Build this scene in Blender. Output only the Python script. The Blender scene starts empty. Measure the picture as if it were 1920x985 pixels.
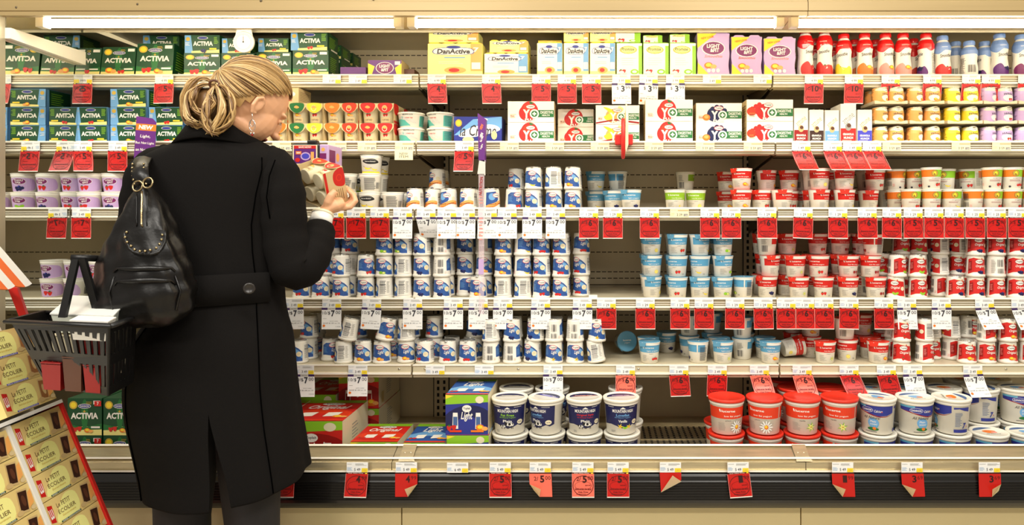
import bpy, bmesh, math, random
from mathutils import Vector, Matrix, Euler
from mathutils.geometry import tessellate_polygon
random.seed(7)
SC = bpy.context.scene
COL = SC.collection
PI = math.pi
F = 1280.0; VX = 1120.0; VY = 400.0; CZ = 1.30
def P(px, py, Y):
    return Vector(((px - VX) / F * Y, Y, CZ - (py - VY) / F * Y))
def XX(px, Y): return (px - VX) / F * Y
def ZZ(py, Y): return CZ - (py - VY) / F * Y

# ---------------------------------------------------------------- materials
def lin(c):
    c = c / 255.0
    return c / 12.92 if c <= 0.04045 else ((c + 0.055) / 1.055) ** 2.4
MATS = {}
def mat(name, rgb=(200, 200, 200), rough=0.5, metal=0.0, emit=0.0, alpha=1.0, bump=0.0, bscale=200.0, noise=0.0, nscale=8.0, trans=0.0, coat=0.0, spec=0.5, stretch=None, sheen=0.0):
    if name in MATS: return MATS[name]
    m = bpy.data.materials.new(name); m.use_nodes = True
    nt = m.node_tree; b = nt.nodes['Principled BSDF']
    col = (lin(rgb[0]), lin(rgb[1]), lin(rgb[2]), 1)
    b.inputs['Base Color'].default_value = col
    b.inputs['Roughness'].default_value = rough
    b.inputs['Metallic'].default_value = metal
    b.inputs['Alpha'].default_value = alpha
    b.inputs['Specular IOR Level'].default_value = spec
    if trans: b.inputs['Transmission Weight'].default_value = trans
    if coat: b.inputs['Coat Weight'].default_value = coat
    if sheen:
        b.inputs['Sheen Weight'].default_value = sheen
    if emit:
        b.inputs['Emission Color'].default_value = col
        b.inputs['Emission Strength'].default_value = emit
    if bump or noise:
        tc = nt.nodes.new('ShaderNodeTexCoord')
        mp = nt.nodes.new('ShaderNodeMapping')
        if stretch: mp.inputs['Scale'].default_value = stretch
        nt.links.new(tc.outputs['Object'], mp.inputs['Vector'])
    if noise:
        nz = nt.nodes.new('ShaderNodeTexNoise'); nz.inputs['Scale'].default_value = nscale
        nz.inputs['Detail'].default_value = 6
        nt.links.new(mp.outputs['Vector'], nz.inputs['Vector'])
        mr = nt.nodes.new('ShaderNodeMapRange')
        mr.inputs['From Min'].default_value = 0.3; mr.inputs['From Max'].default_value = 0.7
        mr.inputs['To Min'].default_value = 1 - noise; mr.inputs['To Max'].default_value = 1 + noise
        nt.links.new(nz.outputs['Fac'], mr.inputs['Value'])
        vm = nt.nodes.new('ShaderNodeVectorMath'); vm.operation = 'SCALE'
        vm.inputs[0].default_value = col[:3]
        nt.links.new(mr.outputs['Result'], vm.inputs['Scale'])
        nt.links.new(vm.outputs['Vector'], b.inputs['Base Color'])
    if bump:
        n2 = nt.nodes.new('ShaderNodeTexNoise'); n2.inputs['Scale'].default_value = bscale
        n2.inputs['Detail'].default_value = 5
        nt.links.new(mp.outputs['Vector'], n2.inputs['Vector'])
        bp = nt.nodes.new('ShaderNodeBump'); bp.inputs['Strength'].default_value = bump
        bp.inputs['Distance'].default_value = 0.002
        nt.links.new(n2.outputs['Fac'], bp.inputs['Height'])
        nt.links.new(bp.outputs['Normal'], b.inputs['Normal'])
    MATS[name] = m
    return m
PAL = dict(white=(240, 236, 226), cream=(232, 220, 186), black=(22, 20, 20), dark=(45, 40, 42), red=(204, 34, 28), dred=(150, 16, 14),
    orange=(232, 120, 30), yellow=(242, 214, 50), green=(30, 110, 50), lgreen=(140, 195, 40), dgreen=(14, 70, 38), blue=(44, 84, 152), lblue=(110, 165, 215),
    sky=(95, 165, 195), navy=(24, 28, 78), purple=(96, 36, 120), lilac=(196, 165, 210), violet=(70, 70, 190), pink=(238, 150, 140), teal=(90, 180, 165), brown=(92, 52, 32), tan=(205, 175, 120),
    grey=(150, 148, 140), lgrey=(205, 202, 194), ink=(52, 50, 58), choc=(58, 30, 18), mag=(120, 30, 95), peach=(240, 170, 90), gold=(200, 165, 60), lyellow=(240, 228, 140), steelb=(70, 100, 150))
def M(n, **k):
    if n in MATS: return MATS[n]
    return mat(n, PAL[n], k.get('rough', 0.45))
mat('tagred', (196, 16, 10), 0.4); mat('tagpale', (240, 112, 92), 0.25); mat('tagink', (104, 6, 6), 0.5)
mat('foil', (225, 225, 220), 0.25, 0.85); mat('cupwhite', (238, 233, 220), 0.38)
mat('card', (214, 190, 140), 0.7); mat('cardboard', (176, 140, 92), 0.8)
mat('sunlabel', (246, 240, 150), 0.5); mat('paper', (240, 240, 238), 0.55); mat('creamlabel', (240, 230, 190), 0.5)
mat('plasticclear', (235, 238, 235), 0.15, alpha=0.35)
mat('chrome', (210, 205, 190), 0.22, 1.0)

# ---------------------------------------------------------------- mesh builder
class MB:
    def __init__(s): s.v = []; s.f = []; s.m = []; s.sm = []; s.mats = []
    def mi(s, m):
        if isinstance(m, str): m = M(m)
        if m not in s.mats: s.mats.append(m)
        return s.mats.index(m)
    def add(s, vs, fs, m, smooth=False, mx=None):
        o = len(s.v); i = s.mi(m)
        for p in vs:
            p = Vector(p)
            s.v.append(mx @ p if mx else p)
        for f in fs:
            s.f.append([o + a for a in f]); s.m.append(i); s.sm.append(smooth)
        return s
    def box(s, x0, y0, z0, x1, y1, z1, m, mx=None):
        vs = [(x0,y0,z0),(x1,y0,z0),(x1,y1,z0),(x0,y1,z0),(x0,y0,z1),(x1,y0,z1),(x1,y1,z1),(x0,y1,z1)]
        return s.add(vs, [(3,2,1,0),(4,5,6,7),(0,1,5,4),(1,2,6,5),(2,3,7,6),(3,0,4,7)], m, False, mx)
    def rbox(s, x0, y0, z0, x1, y1, z1, b, m, mx=None):
        # box with chamfered vertical and horizontal edges
        bm = bmesh.new(); bmesh.ops.create_cube(bm, size=1)
        for v in bm.verts:
            v.co = Vector((x0 + (v.co.x + .5) * (x1 - x0), y0 + (v.co.y + .5) * (y1 - y0), z0 + (v.co.z + .5) * (z1 - z0)))
        bmesh.ops.bevel(bm, geom=bm.edges[:], offset=b, segments=2, affect='EDGES', profile=0.5)
        bm.verts.index_update()
        s.add([v.co.copy() for v in bm.verts], [[v.index for v in f.verts] for f in bm.faces], m, False, mx); bm.free()
        return s
    def lathe(s, prof, n, m, mx=None, smooth=True, cap0=True, cap1=True, c=(0, 0)):
        vs = []; fs = []
        for (r, z) in prof:
            for k in range(n):
                a = 2 * PI * k / n; vs.append((c[0] + r * math.cos(a), c[1] + r * math.sin(a), z))
        for j in range(len(prof) - 1):
            for k in range(n):
                fs.append((j*n+k, j*n+(k+1)%n, (j+1)*n+(k+1)%n, (j+1)*n+k))
        s.add(vs, fs, m, smooth, mx)
        o = len(s.v) - len(vs); i = s.mi(m)
        if cap0 and prof[0][0] > 1e-5: s.f.append([o + k for k in range(n)][::-1]); s.m.append(i); s.sm.append(False)
        if cap1 and prof[-1][0] > 1e-5:
            q = o + (len(prof)-1)*n; s.f.append([q + k for k in range(n)]); s.m.append(i); s.sm.append(False)
        return s
    def tube(s, pts, r, m, n=8, smooth=True, closed=False, flat=1.0, up=None):
        pts = [Vector(p) for p in pts]; N = len(pts)
        rs = r if isinstance(r, (list, tuple)) else [r] * N
        vs = []; fs = []; prev = None
        for i, p in enumerate(pts):
            if closed: t = (pts[(i+1) % N] - pts[i-1])
            else: t = pts[min(i+1, N-1)] - pts[max(i-1, 0)]
            if t.length < 1e-9: t = Vector((0, 0, 1))
            t.normalize()
            if prev is None:
                u = up if up is not None else (Vector((0,0,1)) if abs(t.z) < .9 else Vector((1,0,0)))
                a = t.cross(u).normalized()
            else:
                a = prev - t * prev.dot(t)
                a = a.normalized() if a.length > 1e-6 else t.orthogonal().normalized()
            prev = a; b = t.cross(a)
            for k in range(n):
                w = 2*PI*k/n; vs.append(p + a * (rs[i]*math.cos(w)) + b * (rs[i]*flat*math.sin(w)))
        L = N if closed else N - 1
        for i in range(L):
            for k in range(n):
                j = (i+1) % N; fs.append((i*n+k, i*n+(k+1)%n, j*n+(k+1)%n, j*n+k))
        if not closed:
            fs.append(tuple(range(n))[::-1]); fs.append(tuple((N-1)*n+k for k in range(n)))
        return s.add(vs, fs, m, smooth)
    def ell(s, c, r, m, mx=None, nu=16, nv=10):
        vs = []; fs = []
        for j in range(nv + 1):
            t = PI * j / nv
            for k in range(nu):
                a = 2*PI*k/nu
                vs.append((c[0]+r[0]*math.sin(t)*math.cos(a), c[1]+r[1]*math.sin(t)*math.sin(a), c[2]-r[2]*math.cos(t)))
        for j in range(nv):
            for k in range(nu): fs.append((j*nu+k, j*nu+(k+1)%nu, (j+1)*nu+(k+1)%nu, (j+1)*nu+k))
        return s.add(vs, fs, m, True, mx)
    def loft(s, rings, m, smooth=True, cap=True, mx=None, closed=True):
        n = len(rings[0]); vs = [p for r in rings for p in r]; fs = []
        for j in range(len(rings) - 1):
            for k in range(n if closed else n - 1): fs.append((j*n+k, j*n+(k+1)%n, (j+1)*n+(k+1)%n, (j+1)*n+k))
        s.add(vs, fs, m, smooth, mx)
        if cap:
            o = len(s.v) - len(vs); i = s.mi(m)
            for q, rev in ((0, True), (len(rings)-1, False)):
                l = [o + q*n + k for k in range(n)]
                s.f.append(l[::-1] if rev else l); s.m.append(i); s.sm.append(False)
        return s
    def prism(s, pts, y0, y1, m, mx=None, msides=None):
        """outline pts (x,z) extruded y0..y1"""
        n = len(pts); vs = [(p[0], y0, p[1]) for p in pts] + [(p[0], y1, p[1]) for p in pts]
        tri = tessellate_polygon([[Vector((p[0], p[1], 0)) for p in pts]])
        fs = [tuple(t) for t in tri] + [tuple(n + a for a in t[::-1]) for t in tri]
        s.add(vs, fs, m, False, mx)
        s.add(vs, [(k, (k+1) % n, n + (k+1) % n, n + k) for k in range(n)], msides or m, False, mx)
        return s
    def mesh(s, name):
        me = bpy.data.meshes.new(name)
        me.from_pydata([tuple(v) for v in s.v], [], s.f)
        for m in s.mats: me.materials.append(m)
        me.polygons.foreach_set('material_index', s.m)
        me.polygons.foreach_set('use_smooth', s.sm)
        me.update()
        return me
    def build(s, name, parent=None, **k):
        return link(name, s.mesh(name), parent, **k)
def fixn(me):
    bm = bmesh.new(); bm.from_mesh(me); bmesh.ops.recalc_face_normals(bm, faces=bm.faces[:]); bm.to_mesh(me); bm.free(); return me
def link(name, me, parent=None, loc=None, rot=None, label=None, cat=None, group=None, kind=None):
    o = bpy.data.objects.new(name, me); COL.objects.link(o)
    if parent: o.parent = parent
    if loc is not None: o.location = loc
    if rot is not None: o.rotation_euler = rot
    tag(o, label, cat, group, kind)
    return o
def tag(o, label=None, cat=None, group=None, kind=None):
    if label: o['label'] = label
    if cat: o['category'] = cat
    if group: o['group'] = group
    if kind: o['kind'] = kind
    return o
def empty(name, loc=(0,0,0), rot=(0,0,0), **k): return link(name, None, None, loc, rot, **k)

# ---------------------------------------------------------------- flat print shapes: (verts2d, faces, material)
def R(x0, y0, x1, y1, m): return ([(x0,y0),(x1,y0),(x1,y1),(x0,y1)], [(0,1,2,3)], m)
def E(cx, cy, rx, ry, m, n=16, rot=0.0):
    c, q = math.cos(rot), math.sin(rot)
    v = []
    for k in range(n):
        a = 2*PI*k/n; x = rx*math.cos(a); y = ry*math.sin(a); v.append((cx + x*c - y*q, cy + x*q + y*c))
    return (v, [tuple(range(n))], m)
def RING(cx, cy, r0, r1, m, n=28, sy=1.0):
    v = []
    for k in range(n):
        a = 2*PI*k/n; v += [(cx+r0*math.cos(a), cy+r0*sy*math.sin(a)), (cx+r1*math.cos(a), cy+r1*sy*math.sin(a))]
    return (v, [(2*k, 2*k+1, (2*k+3) % (2*n), (2*k+2) % (2*n)) for k in range(n)], m)
def PG(pts, m):
    tri = tessellate_polygon([[Vector((p[0], p[1], 0)) for p in pts]])
    fs = []
    for t in tri:
        a, b, c = [pts[i] for i in t]
        if (b[0]-a[0])*(c[1]-a[1]) - (b[1]-a[1])*(c[0]-a[0]) < 0: t = t[::-1]
        fs.append(tuple(t))
    return (list(pts), fs, m)
def SPL(pts, m, n=6):
    """closed smooth blob through pts (Catmull-Rom)"""
    out = []; N = len(pts)
    for i in range(N):
        p0, p1, p2, p3 = pts[i-1], pts[i], pts[(i+1) % N], pts[(i+2) % N]
        for k in range(n):
            t = k / n
            out.append(tuple(0.5*((2*p1[j]) + (-p0[j]+p2[j])*t + (2*p0[j]-5*p1[j]+4*p2[j]-p3[j])*t*t + (-p0[j]+3*p1[j]-3*p2[j]+p3[j])*t**3) for j in (0, 1)))
    return PG(out, m)
TXC = {}
def _txt(text, bold, shear, res=2):
    k = (text, bold, shear)
    if k in TXC: return TXC[k]
    cu = bpy.data.curves.new('t', 'FONT'); cu.body = text; cu.size = 1.0; cu.offset = bold; cu.shear = shear
    cu.align_x = 'CENTER'; cu.align_y = 'CENTER'; cu.resolution_u = res; cu.fill_mode = 'FRONT' if hasattr(cu, 'fill_mode') else cu.fill_mode
    ob = bpy.data.objects.new('t', cu); COL.objects.link(ob)
    dg = bpy.context.evaluated_depsgraph_get(); dg.update()
    me = bpy.data.meshes.new_from_object(ob.evaluated_get(dg))
    vs = [(v.co.x, v.co.y) for v in me.vertices]; fs = [tuple(p.vertices) for p in me.polygons]
    bpy.data.objects.remove(ob); bpy.data.curves.remove(cu); bpy.data.meshes.remove(me)
    x0 = min(v[0] for v in vs); x1 = max(v[0] for v in vs); y0 = min(v[1] for v in vs); y1 = max(v[1] for v in vs)
    vs = [(v[0] - (x0+x1)/2, v[1] - (y0+y1)/2) for v in vs]
    # make every face look the same way
    g = []
    for f in fs:
        ar = sum(vs[f[i-1]][0]*vs[f[i]][1] - vs[f[i]][0]*vs[f[i-1]][1] for i in range(len(f)))
        g.append(f if ar > 0 else f[::-1])
    TXC[k] = (vs, g, x1-x0, y1-y0)
    return TXC[k]
def T(text, cx, cy, w, h, m, bold=0.0, shear=0.0, rot=0.0):
    vs, fs, W, H = _txt(text, bold, shear)
    sx = w / W; sy = h / H; c, q = math.cos(rot), math.sin(rot)
    out = []
    for x, y in vs:
        x *= sx; y *= sy; out.append((cx + x*c - y*q, cy + x*q + y*c))
    return (out, fs, m)
def LINES(x0, y0, x1, y1, n, m, t=0.35, rnd=0.35):
    out = []
    for k in range(n):
        y = y0 + (y1-y0)*(k+.5)/n; dy = (y1-y0)/n*t/2
        xe = x1 - (x1-x0)*random.random()*rnd
        out.append(R(x0, y-dy, xe, y+dy, m))
    return out
def BARS(x0, y0, x1, y1, m, n=9):
    out = []; w = (x1-x0)/n
    for k in range(n):
        q = w*random.choice((.25, .45, .6)); out.append(R(x0+k*w, y0, x0+k*w+q, y1, m))
    return out
def star(cx, cy, r0, r1, n, m, rot=0):
    return PG([(cx + (r1 if k % 2 else r0)*math.sin(rot+PI*k/n), cy + (r1 if k % 2 else r0)*math.cos(rot+PI*k/n)) for k in range(2*n)], m)

def place_print(mb, shapes, fn, step=None, lay=0.00012, base=0.0002, smooth=False, ycuts=(), clip=None):
    """map flat print shapes (mm) with fn(x, y, offset) -> Vector; step (mm) cuts them into strips so they wrap"""
    flat = []
    for s in shapes:
        if isinstance(s, list): flat += s
        else: flat.append(s)
    for i, (vs, fs, m) in enumerate(flat):
        off = base + lay * i
        if clip and (min(v[0] for v in vs) < clip[0] or max(v[0] for v in vs) > clip[2] or min(v[1] for v in vs) < clip[1] or max(v[1] for v in vs) > clip[3]):
            bm = bmesh.new(); bv = [bm.verts.new((v[0], v[1], 0)) for v in vs]
            for f in fs:
                try: bm.faces.new([bv[a] for a in f])
                except ValueError: pass
            for co, no in (((clip[0], 0, 0), (-1, 0, 0)), ((clip[2], 0, 0), (1, 0, 0)), ((0, clip[1], 0), (0, -1, 0)), ((0, clip[3], 0), (0, 1, 0))):
                bmesh.ops.bisect_plane(bm, geom=bm.verts[:]+bm.edges[:]+bm.faces[:], plane_co=co, plane_no=no, clear_outer=True)
            bm.verts.index_update()
            vs = [(v.co.x, v.co.y) for v in bm.verts]; fs = [[v.index for v in f.verts] for f in bm.faces]; bm.free()
            if not fs: continue
        if step:
            x0 = min(v[0] for v in vs); x1 = max(v[0] for v in vs)
            ya = min(v[1] for v in vs); yb = max(v[1] for v in vs); yc = [y for y in ycuts if ya + .3 < y < yb - .3]
            if x1 - x0 > step * 0.8 or yc:
                bm = bmesh.new(); bv = [bm.verts.new((v[0], v[1], 0)) for v in vs]
                for f in fs:
                    try: bm.faces.new([bv[a] for a in f])
                    except ValueError: pass
                k = math.floor(x0/step) + 1
                while k*step < x1:
                    bmesh.ops.bisect_plane(bm, geom=bm.verts[:]+bm.edges[:]+bm.faces[:], plane_co=(k*step, 0, 0), plane_no=(1, 0, 0)); k += 1
                for y in yc: bmesh.ops.bisect_plane(bm, geom=bm.verts[:]+bm.edges[:]+bm.faces[:], plane_co=(0, y, 0), plane_no=(0, 1, 0))
                bm.verts.index_update()
                vs = [(v.co.x, v.co.y) for v in bm.verts]; fs = [[v.index for v in f.verts] for f in bm.faces]; bm.free()
        mb.add([fn(v[0], v[1], off) for v in vs], fs, m, smooth)
def wrapfn(prof, rr):
    """prof: [(r,z)...] outside profile (m); print x in mm at radius rr (m), centre faces -Y"""
    pz = sorted([(z, r) for r, z in prof])
    def rad(z):
        if z <= pz[0][0]: return pz[0][1]
        for (a, ra), (b, rb) in zip(pz, pz[1:]):
            if z <= b: return ra + (rb-ra)*(z-a)/max(b-a, 1e-9)
        return pz[-1][1]
    def fn(x, y, off):
        a = x*0.001/rr; z = y*0.001; r = rad(z) + off
        return Vector((r*math.sin(a), -r*math.cos(a), z))
    return fn
def frontfn(x0, yf, z0):
    return lambda x, y, off: Vector((x0 + x*.001, yf - off, z0 + y*.001))
def topfn(x0, y0, zt):
    return lambda x, y, off: Vector((x0 + x*.001, y0 + y*.001, zt + off))
def rightfn(xf, y0, z0):
    return lambda x, y, off: Vector((xf + off, y0 + x*.001, z0 + y*.001))
def leftfn(xf, y0, z0):
    return lambda x, y, off: Vector((xf - off, y0 - x*.001, z0 + y*.001))
# ================================================================ print designs (millimetres)
def fruit(k, x, y, s=1.0):
    o = []
    if k == 's':   # strawberries
        for dx, dy in ((-5, 0), (4, 1)):
            o.append(SPL([(x+s*(dx-4.5), y+s*(dy+3)), (x+s*dx, y+s*(dy+4.5)), (x+s*(dx+4.5), y+s*(dy+3)), (x+s*(dx+3), y+s*(dy-3)), (x+s*dx, y+s*(dy-5.5)), (x+s*(dx-3), y+s*(dy-3))], 'red', 3))
        o.append(star(x-5*s, y+4.5*s, 3.5*s, 1.2*s, 5, 'green'))
    elif k == 'o':  # peach / orange segments
        o.append(E(x-3*s, y+1*s, 8*s, 6*s, 'orange')); o.append(E(x-3*s, y+2*s, 5*s, 3.4*s, 'yellow')); o.append(E(x+6*s, y-1*s, 6*s, 4*s, 'peach'))
    elif k == 'g':  # lime
        o.append(E(x-4*s, y, 6*s, 5*s, 'lgreen')); o.append(E(x+5*s, y-1*s, 6*s, 4.5*s, 'lgreen')); o.append(E(x+5*s, y-1*s, 4*s, 3*s, 'lyellow'))
    elif k == 'b':  # berries
        for dx, dy in ((-6, 0), (0, 2), (6, 0), (-2, -3), (4, -4)): o.append(E(x+dx*s, y+dy*s, 3.6*s, 3.6*s, 'navy', 10))
        o.append(E(x+1*s, y+3*s, 1.6*s, 1.2*s, 'violet', 8))
    elif k == 'c':  # cherries
        for dx in (-6, 1, 8): o.append(E(x+dx*s, y-abs(dx-1)*.15*s, 4.3*s, 4.3*s, 'red', 12))
        o.append(E(x-7*s, y+1.2*s, 1.3*s, 1.1*s, 'pink', 8)); o.append(PG([(x, y+4*s), (x+4*s, y+9*s), (x+5*s, y+8.5*s), (x+1*s, y+4*s)], 'green'))
    elif k == 'y':  # banana
        o.append(SPL([(x-9*s, y+3*s), (x-4*s, y-3*s), (x+5*s, y-4*s), (x+10*s, y+1*s), (x+4*s, y-0.5*s), (x-4*s, y+1*s)], 'yellow', 4))
        o.append(E(x-10*s, y+3.6*s, 1.2*s, 1.2*s, 'brown', 8))
    elif k == 'k':  # lemon
        o.append(E(x, y, 7*s, 6.4*s, 'yellow')); o.append(E(x, y, 5.4*s, 4.8*s, 'lyellow'))
        for q in range(4): o.append(E(x, y, 5*s, .35*s, 'yellow', 8, q*PI/4))
    elif k == 'v':  # vanilla flower
        o.append(star(x, y, 9*s, 2.6*s, 5, 'yellow', .3)); o.append(E(x, y, 2*s, 2*s, 'orange', 8))
    elif k == 'w':  # white lily with leaves
        o.append(star(x, y, 9*s, 2.2*s, 6, 'lgreen', .2)); o.append(star(x, y, 7*s, 2.6*s, 6, 'lyellow', .5)); o.append(E(x, y, 1.6*s, 1.6*s, 'gold', 8))
    elif k == 'r':  # raspberries
        for dx in (-5, 5):
            o.append(SPL([(x+dx*s-4*s, y+3*s), (x+dx*s, y+5*s), (x+dx*s+4*s, y+3*s), (x+dx*s+2.5*s, y-4*s), (x+dx*s-2.5*s, y-4*s)], 'dred', 3))
        o.append(E(x+5*s, y+1*s, 1.5*s, 1.5*s, 'red', 8))
    elif k == 'l':  # green leaves
        for a in (-.6, .5): o.append(E(x+a*7*s, y, 7*s, 3.6*s, 'lgreen', 12, a))
    elif k == 'd':  # daisy
        for q in range(12):
            a = q*PI/6; o.append(E(x+7.5*s*math.sin(a), y+7.5*s*math.cos(a), 5.6*s, 1.7*s, 'lgrey' if q % 2 else 'grey', 10, PI/2-a)); o.append(E(x+7.8*s*math.sin(a), y+7.8*s*math.cos(a), 4.6*s, 1.2*s, 'white', 8, PI/2-a))
        o.append(E(x, y, 3.6*s, 4*s, 'orange', 12)); o.append(E(x-.5*s, y+.8*s, 2.2*s, 2.4*s, 'yellow', 10))
    elif k == 'p':  # plain
        o.append(E(x, y, 2.6*s, 3*s, 'yellow', 10))
    return o
FR = dict(s='strawberries', o='peach slices', g='lime slices', b='dark berries', c='red cherries', y='a banana', k='a lemon', v='a yellow flower', w='a white lily', r='raspberries', l='green leaves', d='a daisy', p='a plain front')

def d_yl(f):      # light cup, blue wave
    o = [PG([(-36, 55), (-24, 63), (-6, 63), (10, 60), (24, 52), (37, 40), (37, 9), (20, 9), (6, 13), (-10, 21), (-24, 23), (-36, 22)], 'blue'),
         SPL([(-30, 56), (-10, 60), (12, 56), (24, 46), (4, 50), (-14, 50)], 'steelb', 4)]
    o.append(SPL([(10, 52), (26, 44), (36, 28), (36, 18), (24, 30), (14, 38)], 'lblue', 4))
    o += LINES(-33, 30, -17, 50, 7, 'lblue', .3)
    o += [E(0, 55, 14, 8.2, 'red'), E(0, 55, 12.6, 6.8, 'white'), T('Yoplait', 0, 54.6, 21, 6.5, 'ink', .02), R(-12, 49.5, 12, 50.3, 'red')]
    o += [T('Light', 4, 38, 19, 15, 'white', .015, .35)]
    o += [E(26, 33, 8.6, 8.6, 'cream'), LINES(21, 29, 31, 37, 4, 'gold', .25)]
    o += fruit(f, 2, 16)
    return o + d_side()
def d_side():
    o = [R(40, 12, 78, 64, 'white')] + LINES(43, 16, 64, 62, 13, 'ink', .4, .2) + LINES(66, 20, 76, 60, 12, 'grey', .3)
    o += [R(42, 47, 64, 48, 'ink'), R(42, 32, 64, 32.6, 'ink')]
    o += BARS(-66, 36, -48, 60, 'ink') + BARS(-66, 14, -48, 30, 'ink') + LINES(-84, 14, -70, 60, 12, 'grey', .35)
    o += [LINES(-45, 12, -38, 22, 4, 'pink')]
    return o
def d_yo(f):      # original cup, red
    o = [PG([(-38, 60), (-20, 66), (10, 66), (37, 56), (37, 8), (16, 10), (-6, 18), (-20, 17), (-38, 10)], 'red'),
         SPL([(-16, 66), (10, 66), (30, 58), (16, 60), (0, 62)], 'cream', 4), PG([(-37, 20), (-37, 52), (-24, 56), (-24, 24)], 'dred')]
    o += LINES(-35, 28, -26, 50, 6, 'pink', .3)
    o += [E(0, 53, 14, 8.2, 'dred'), E(0, 53, 12.8, 7, 'white'), T('Yoplait', 0, 52.6, 21, 6.5, 'ink', .02)]
    o += [T('Original', 3, 37, 30, 11, 'white', .015, .35), E(27, 34, 7, 7, 'cream')]
    return o + fruit(f, 3, 18) + d_side()
def d_yt(f):      # thick and creamy
    o = [PG([(-36, 62), (0, 66), (10, 40), (0, 24), (-36, 18)], 'blue'), E(-14, 48, 12, 12, 'lblue')]
    o += [E(2, 53, 14, 8, 'red'), E(2, 53, 12.6, 6.6, 'white'), T('Yoplait', 2, 52.6, 21, 6.3, 'ink', .02), E(26, 42, 7, 7, 'cream')]
    o += [SPL([(-34, 18), (-10, 26), (16, 36), (38, 34), (38, 24), (16, 26), (-8, 15), (-34, 8)], 'peach', 4), SPL([(-34, 12), (-8, 18), (16, 28), (38, 27), (38, 23), (16, 24), (-8, 13), (-34, 7)], 'orange', 4)]
    o += [T('Thick&Creamy', 2, 24, 52, 6.5, 'brown', .015, .2, .13)]
    return o + fruit(f, 6, 7, .7) + d_side()
def d_luc(band, f, sub='low fat yogurt'):
    o = [R(-50, 38, 50, 62, band), R(54, 38, 78, 62, band)]
    o += [E(-26, 54, 1.6, 4, 'white', 10, .3), T('lucerne', -6, 54, 30, 5.4, 'white', .02), T(sub, 5, 43, 38, 4.6, 'white', .01)]
    o += [T('yogurt', 0, 33, 14, 2.4, 'ink')] + LINES(-30, 8, -6, 30, 9, 'grey', .22, .5)
    o += fruit(f, 13, 17, 1.0) + BARS(28, 8, 36, 13, 'grey', 5)
    o += LINES(60, 8, 84, 56, 15, 'ink', .4, .15) + BARS(-84, 12, -64, 34, 'ink') + LINES(-84, 38, -64, 60, 7, 'grey')
    return o
def d_org(f):
    o = [R(-78, 42, -2, 66, 'orange'), R(-2, 42, 50, 66, 'lgreen'), E(-2, 54, 10.5, 11, 'brown'), E(-2, 54, 9.4, 9.8, 'gold'), E(-2, 54, 6.4, 7.6, 'brown'), E(-2, 54, 5.2, 6.4, 'yellow')]
    o += [T('organics', 4, 37, 30, 3.4, 'brown')] + LINES(-20, 26, 20, 33, 2, 'dred', .25) + [E(-20, 9, 4, 3.4, 'ink')]
    return o + fruit(f, 12, 15, 1.05) + d_side()[2:]
def d_fob(f):
    c = {'y': 'yellow', 's': 'red', 'b': 'dred', 'k': 'lgreen'}[f]
    o = [SPL([(-28, 44), (-8, 50), (14, 50), (28, 40), (14, 34), (-10, 34)], 'black', 4), SPL([(-24, 45), (-8, 49), (12, 48), (24, 42), (12, 47), (-8, 48)], 'grey', 4)]
    o += [T('Fruit on Bottom', 0, 42, 34, 4, 'white', .02)] + fruit(f if f != 'b' else 'r', -10, 20, 1.3) + fruit(f if f != 'b' else 'b', 14, 16, 1.1)
    return o + [R(-36, 3, 36, 8, c)] + LINES(46, 8, 84, 50, 11, 'ink', .35, .2) + LINES(-84, 8, -46, 50, 10, 'grey', .35) + BARS(86, 12, 100, 34, 'ink')
def d_lf(f):      # light & fit lilac cup
    o = [SPL([(-44, 40), (-20, 48), (20, 48), (44, 40), (44, 6), (-44, 6)], 'lilac', 4), E(0, 36, 21, 11, 'white'), E(0, 36, 20, 10, 'mag'), T('LIGHT', 0, 40, 25, 6, 'white', .02), T('&FIT', 2, 32, 17, 6, 'white', .02)]
    return o + fruit({'s': 's', 'b': 'b', 'l': 'l'}[f], -2, 14, 1.5) + LINES(52, 8, 88, 46, 9, 'mag', .3) + BARS(-84, 10, -60, 34, 'ink')
def d_whip(f):
    c = {'o': 'peach', 'y': 'yellow', 'p': 'lilac'}[f]
    o = [R(-86, 6, 86, 56, c), SPL([(-40, 50), (0, 58), (40, 50), (30, 44), (-30, 44)], 'cream', 4)]
    o += [T('Whips!', 0, 32, 32, 10, 'ink', .02, .3), E(0, 46, 12, 5, 'white'), T('Yoplait', 0, 46, 18, 4.6, 'ink', .02), SPL([(-18, 24), (0, 30), (20, 24), (12, 12), (-10, 10)], 'white', 4)]
    return o + fruit({'o': 'o', 'y': 'k', 'p': 's'}[f], 6, 14, .8) + LINES(-78, 12, -44, 50, 11, 'ink', .3)
def d_cot(f):
    return [PG([(-40, 6), (-40, 30), (-16, 40), (0, 20), (14, 8)], 'teal'), SPL([(-40, 30), (-20, 40), (10, 30), (34, 16), (10, 22), (-20, 30)], 'lgrey', 4), T('BROWN COW', 4, 46, 34, 5, 'ink', .02), T('cream top', 8, 34, 24, 6, 'red', .01, .2),
            R(44, 6, 80, 42, 'teal')] + LINES(48, 8, 78, 44, 10, 'ink', .3)
def cow(x, y, s=1.0):
    o = [SPL([(x-7*s, y+9*s), (x+6*s, y+10*s), (x+8*s, y+3*s), (x-6*s, y+3*s)], 'white', 4), SPL([(x-3*s, y+9.5*s), (x+2*s, y+9*s), (x+1*s, y+4*s), (x-3*s, y+5*s)], 'black', 3), SPL([(x+4*s, y+9*s), (x+7*s, y+9*s), (x+7*s, y+5*s)], 'black', 3),
         SPL([(x-12*s, y+10*s), (x-8*s, y+12*s), (x-6*s, y+7*s), (x-10*s, y+4*s)], 'black', 3)]
    for dx in (-6, -3, 4, 7): o.append(R(x+dx*s-.6*s, y-4*s, x+dx*s+.7*s, y+4*s, 'black'))
    return o
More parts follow.
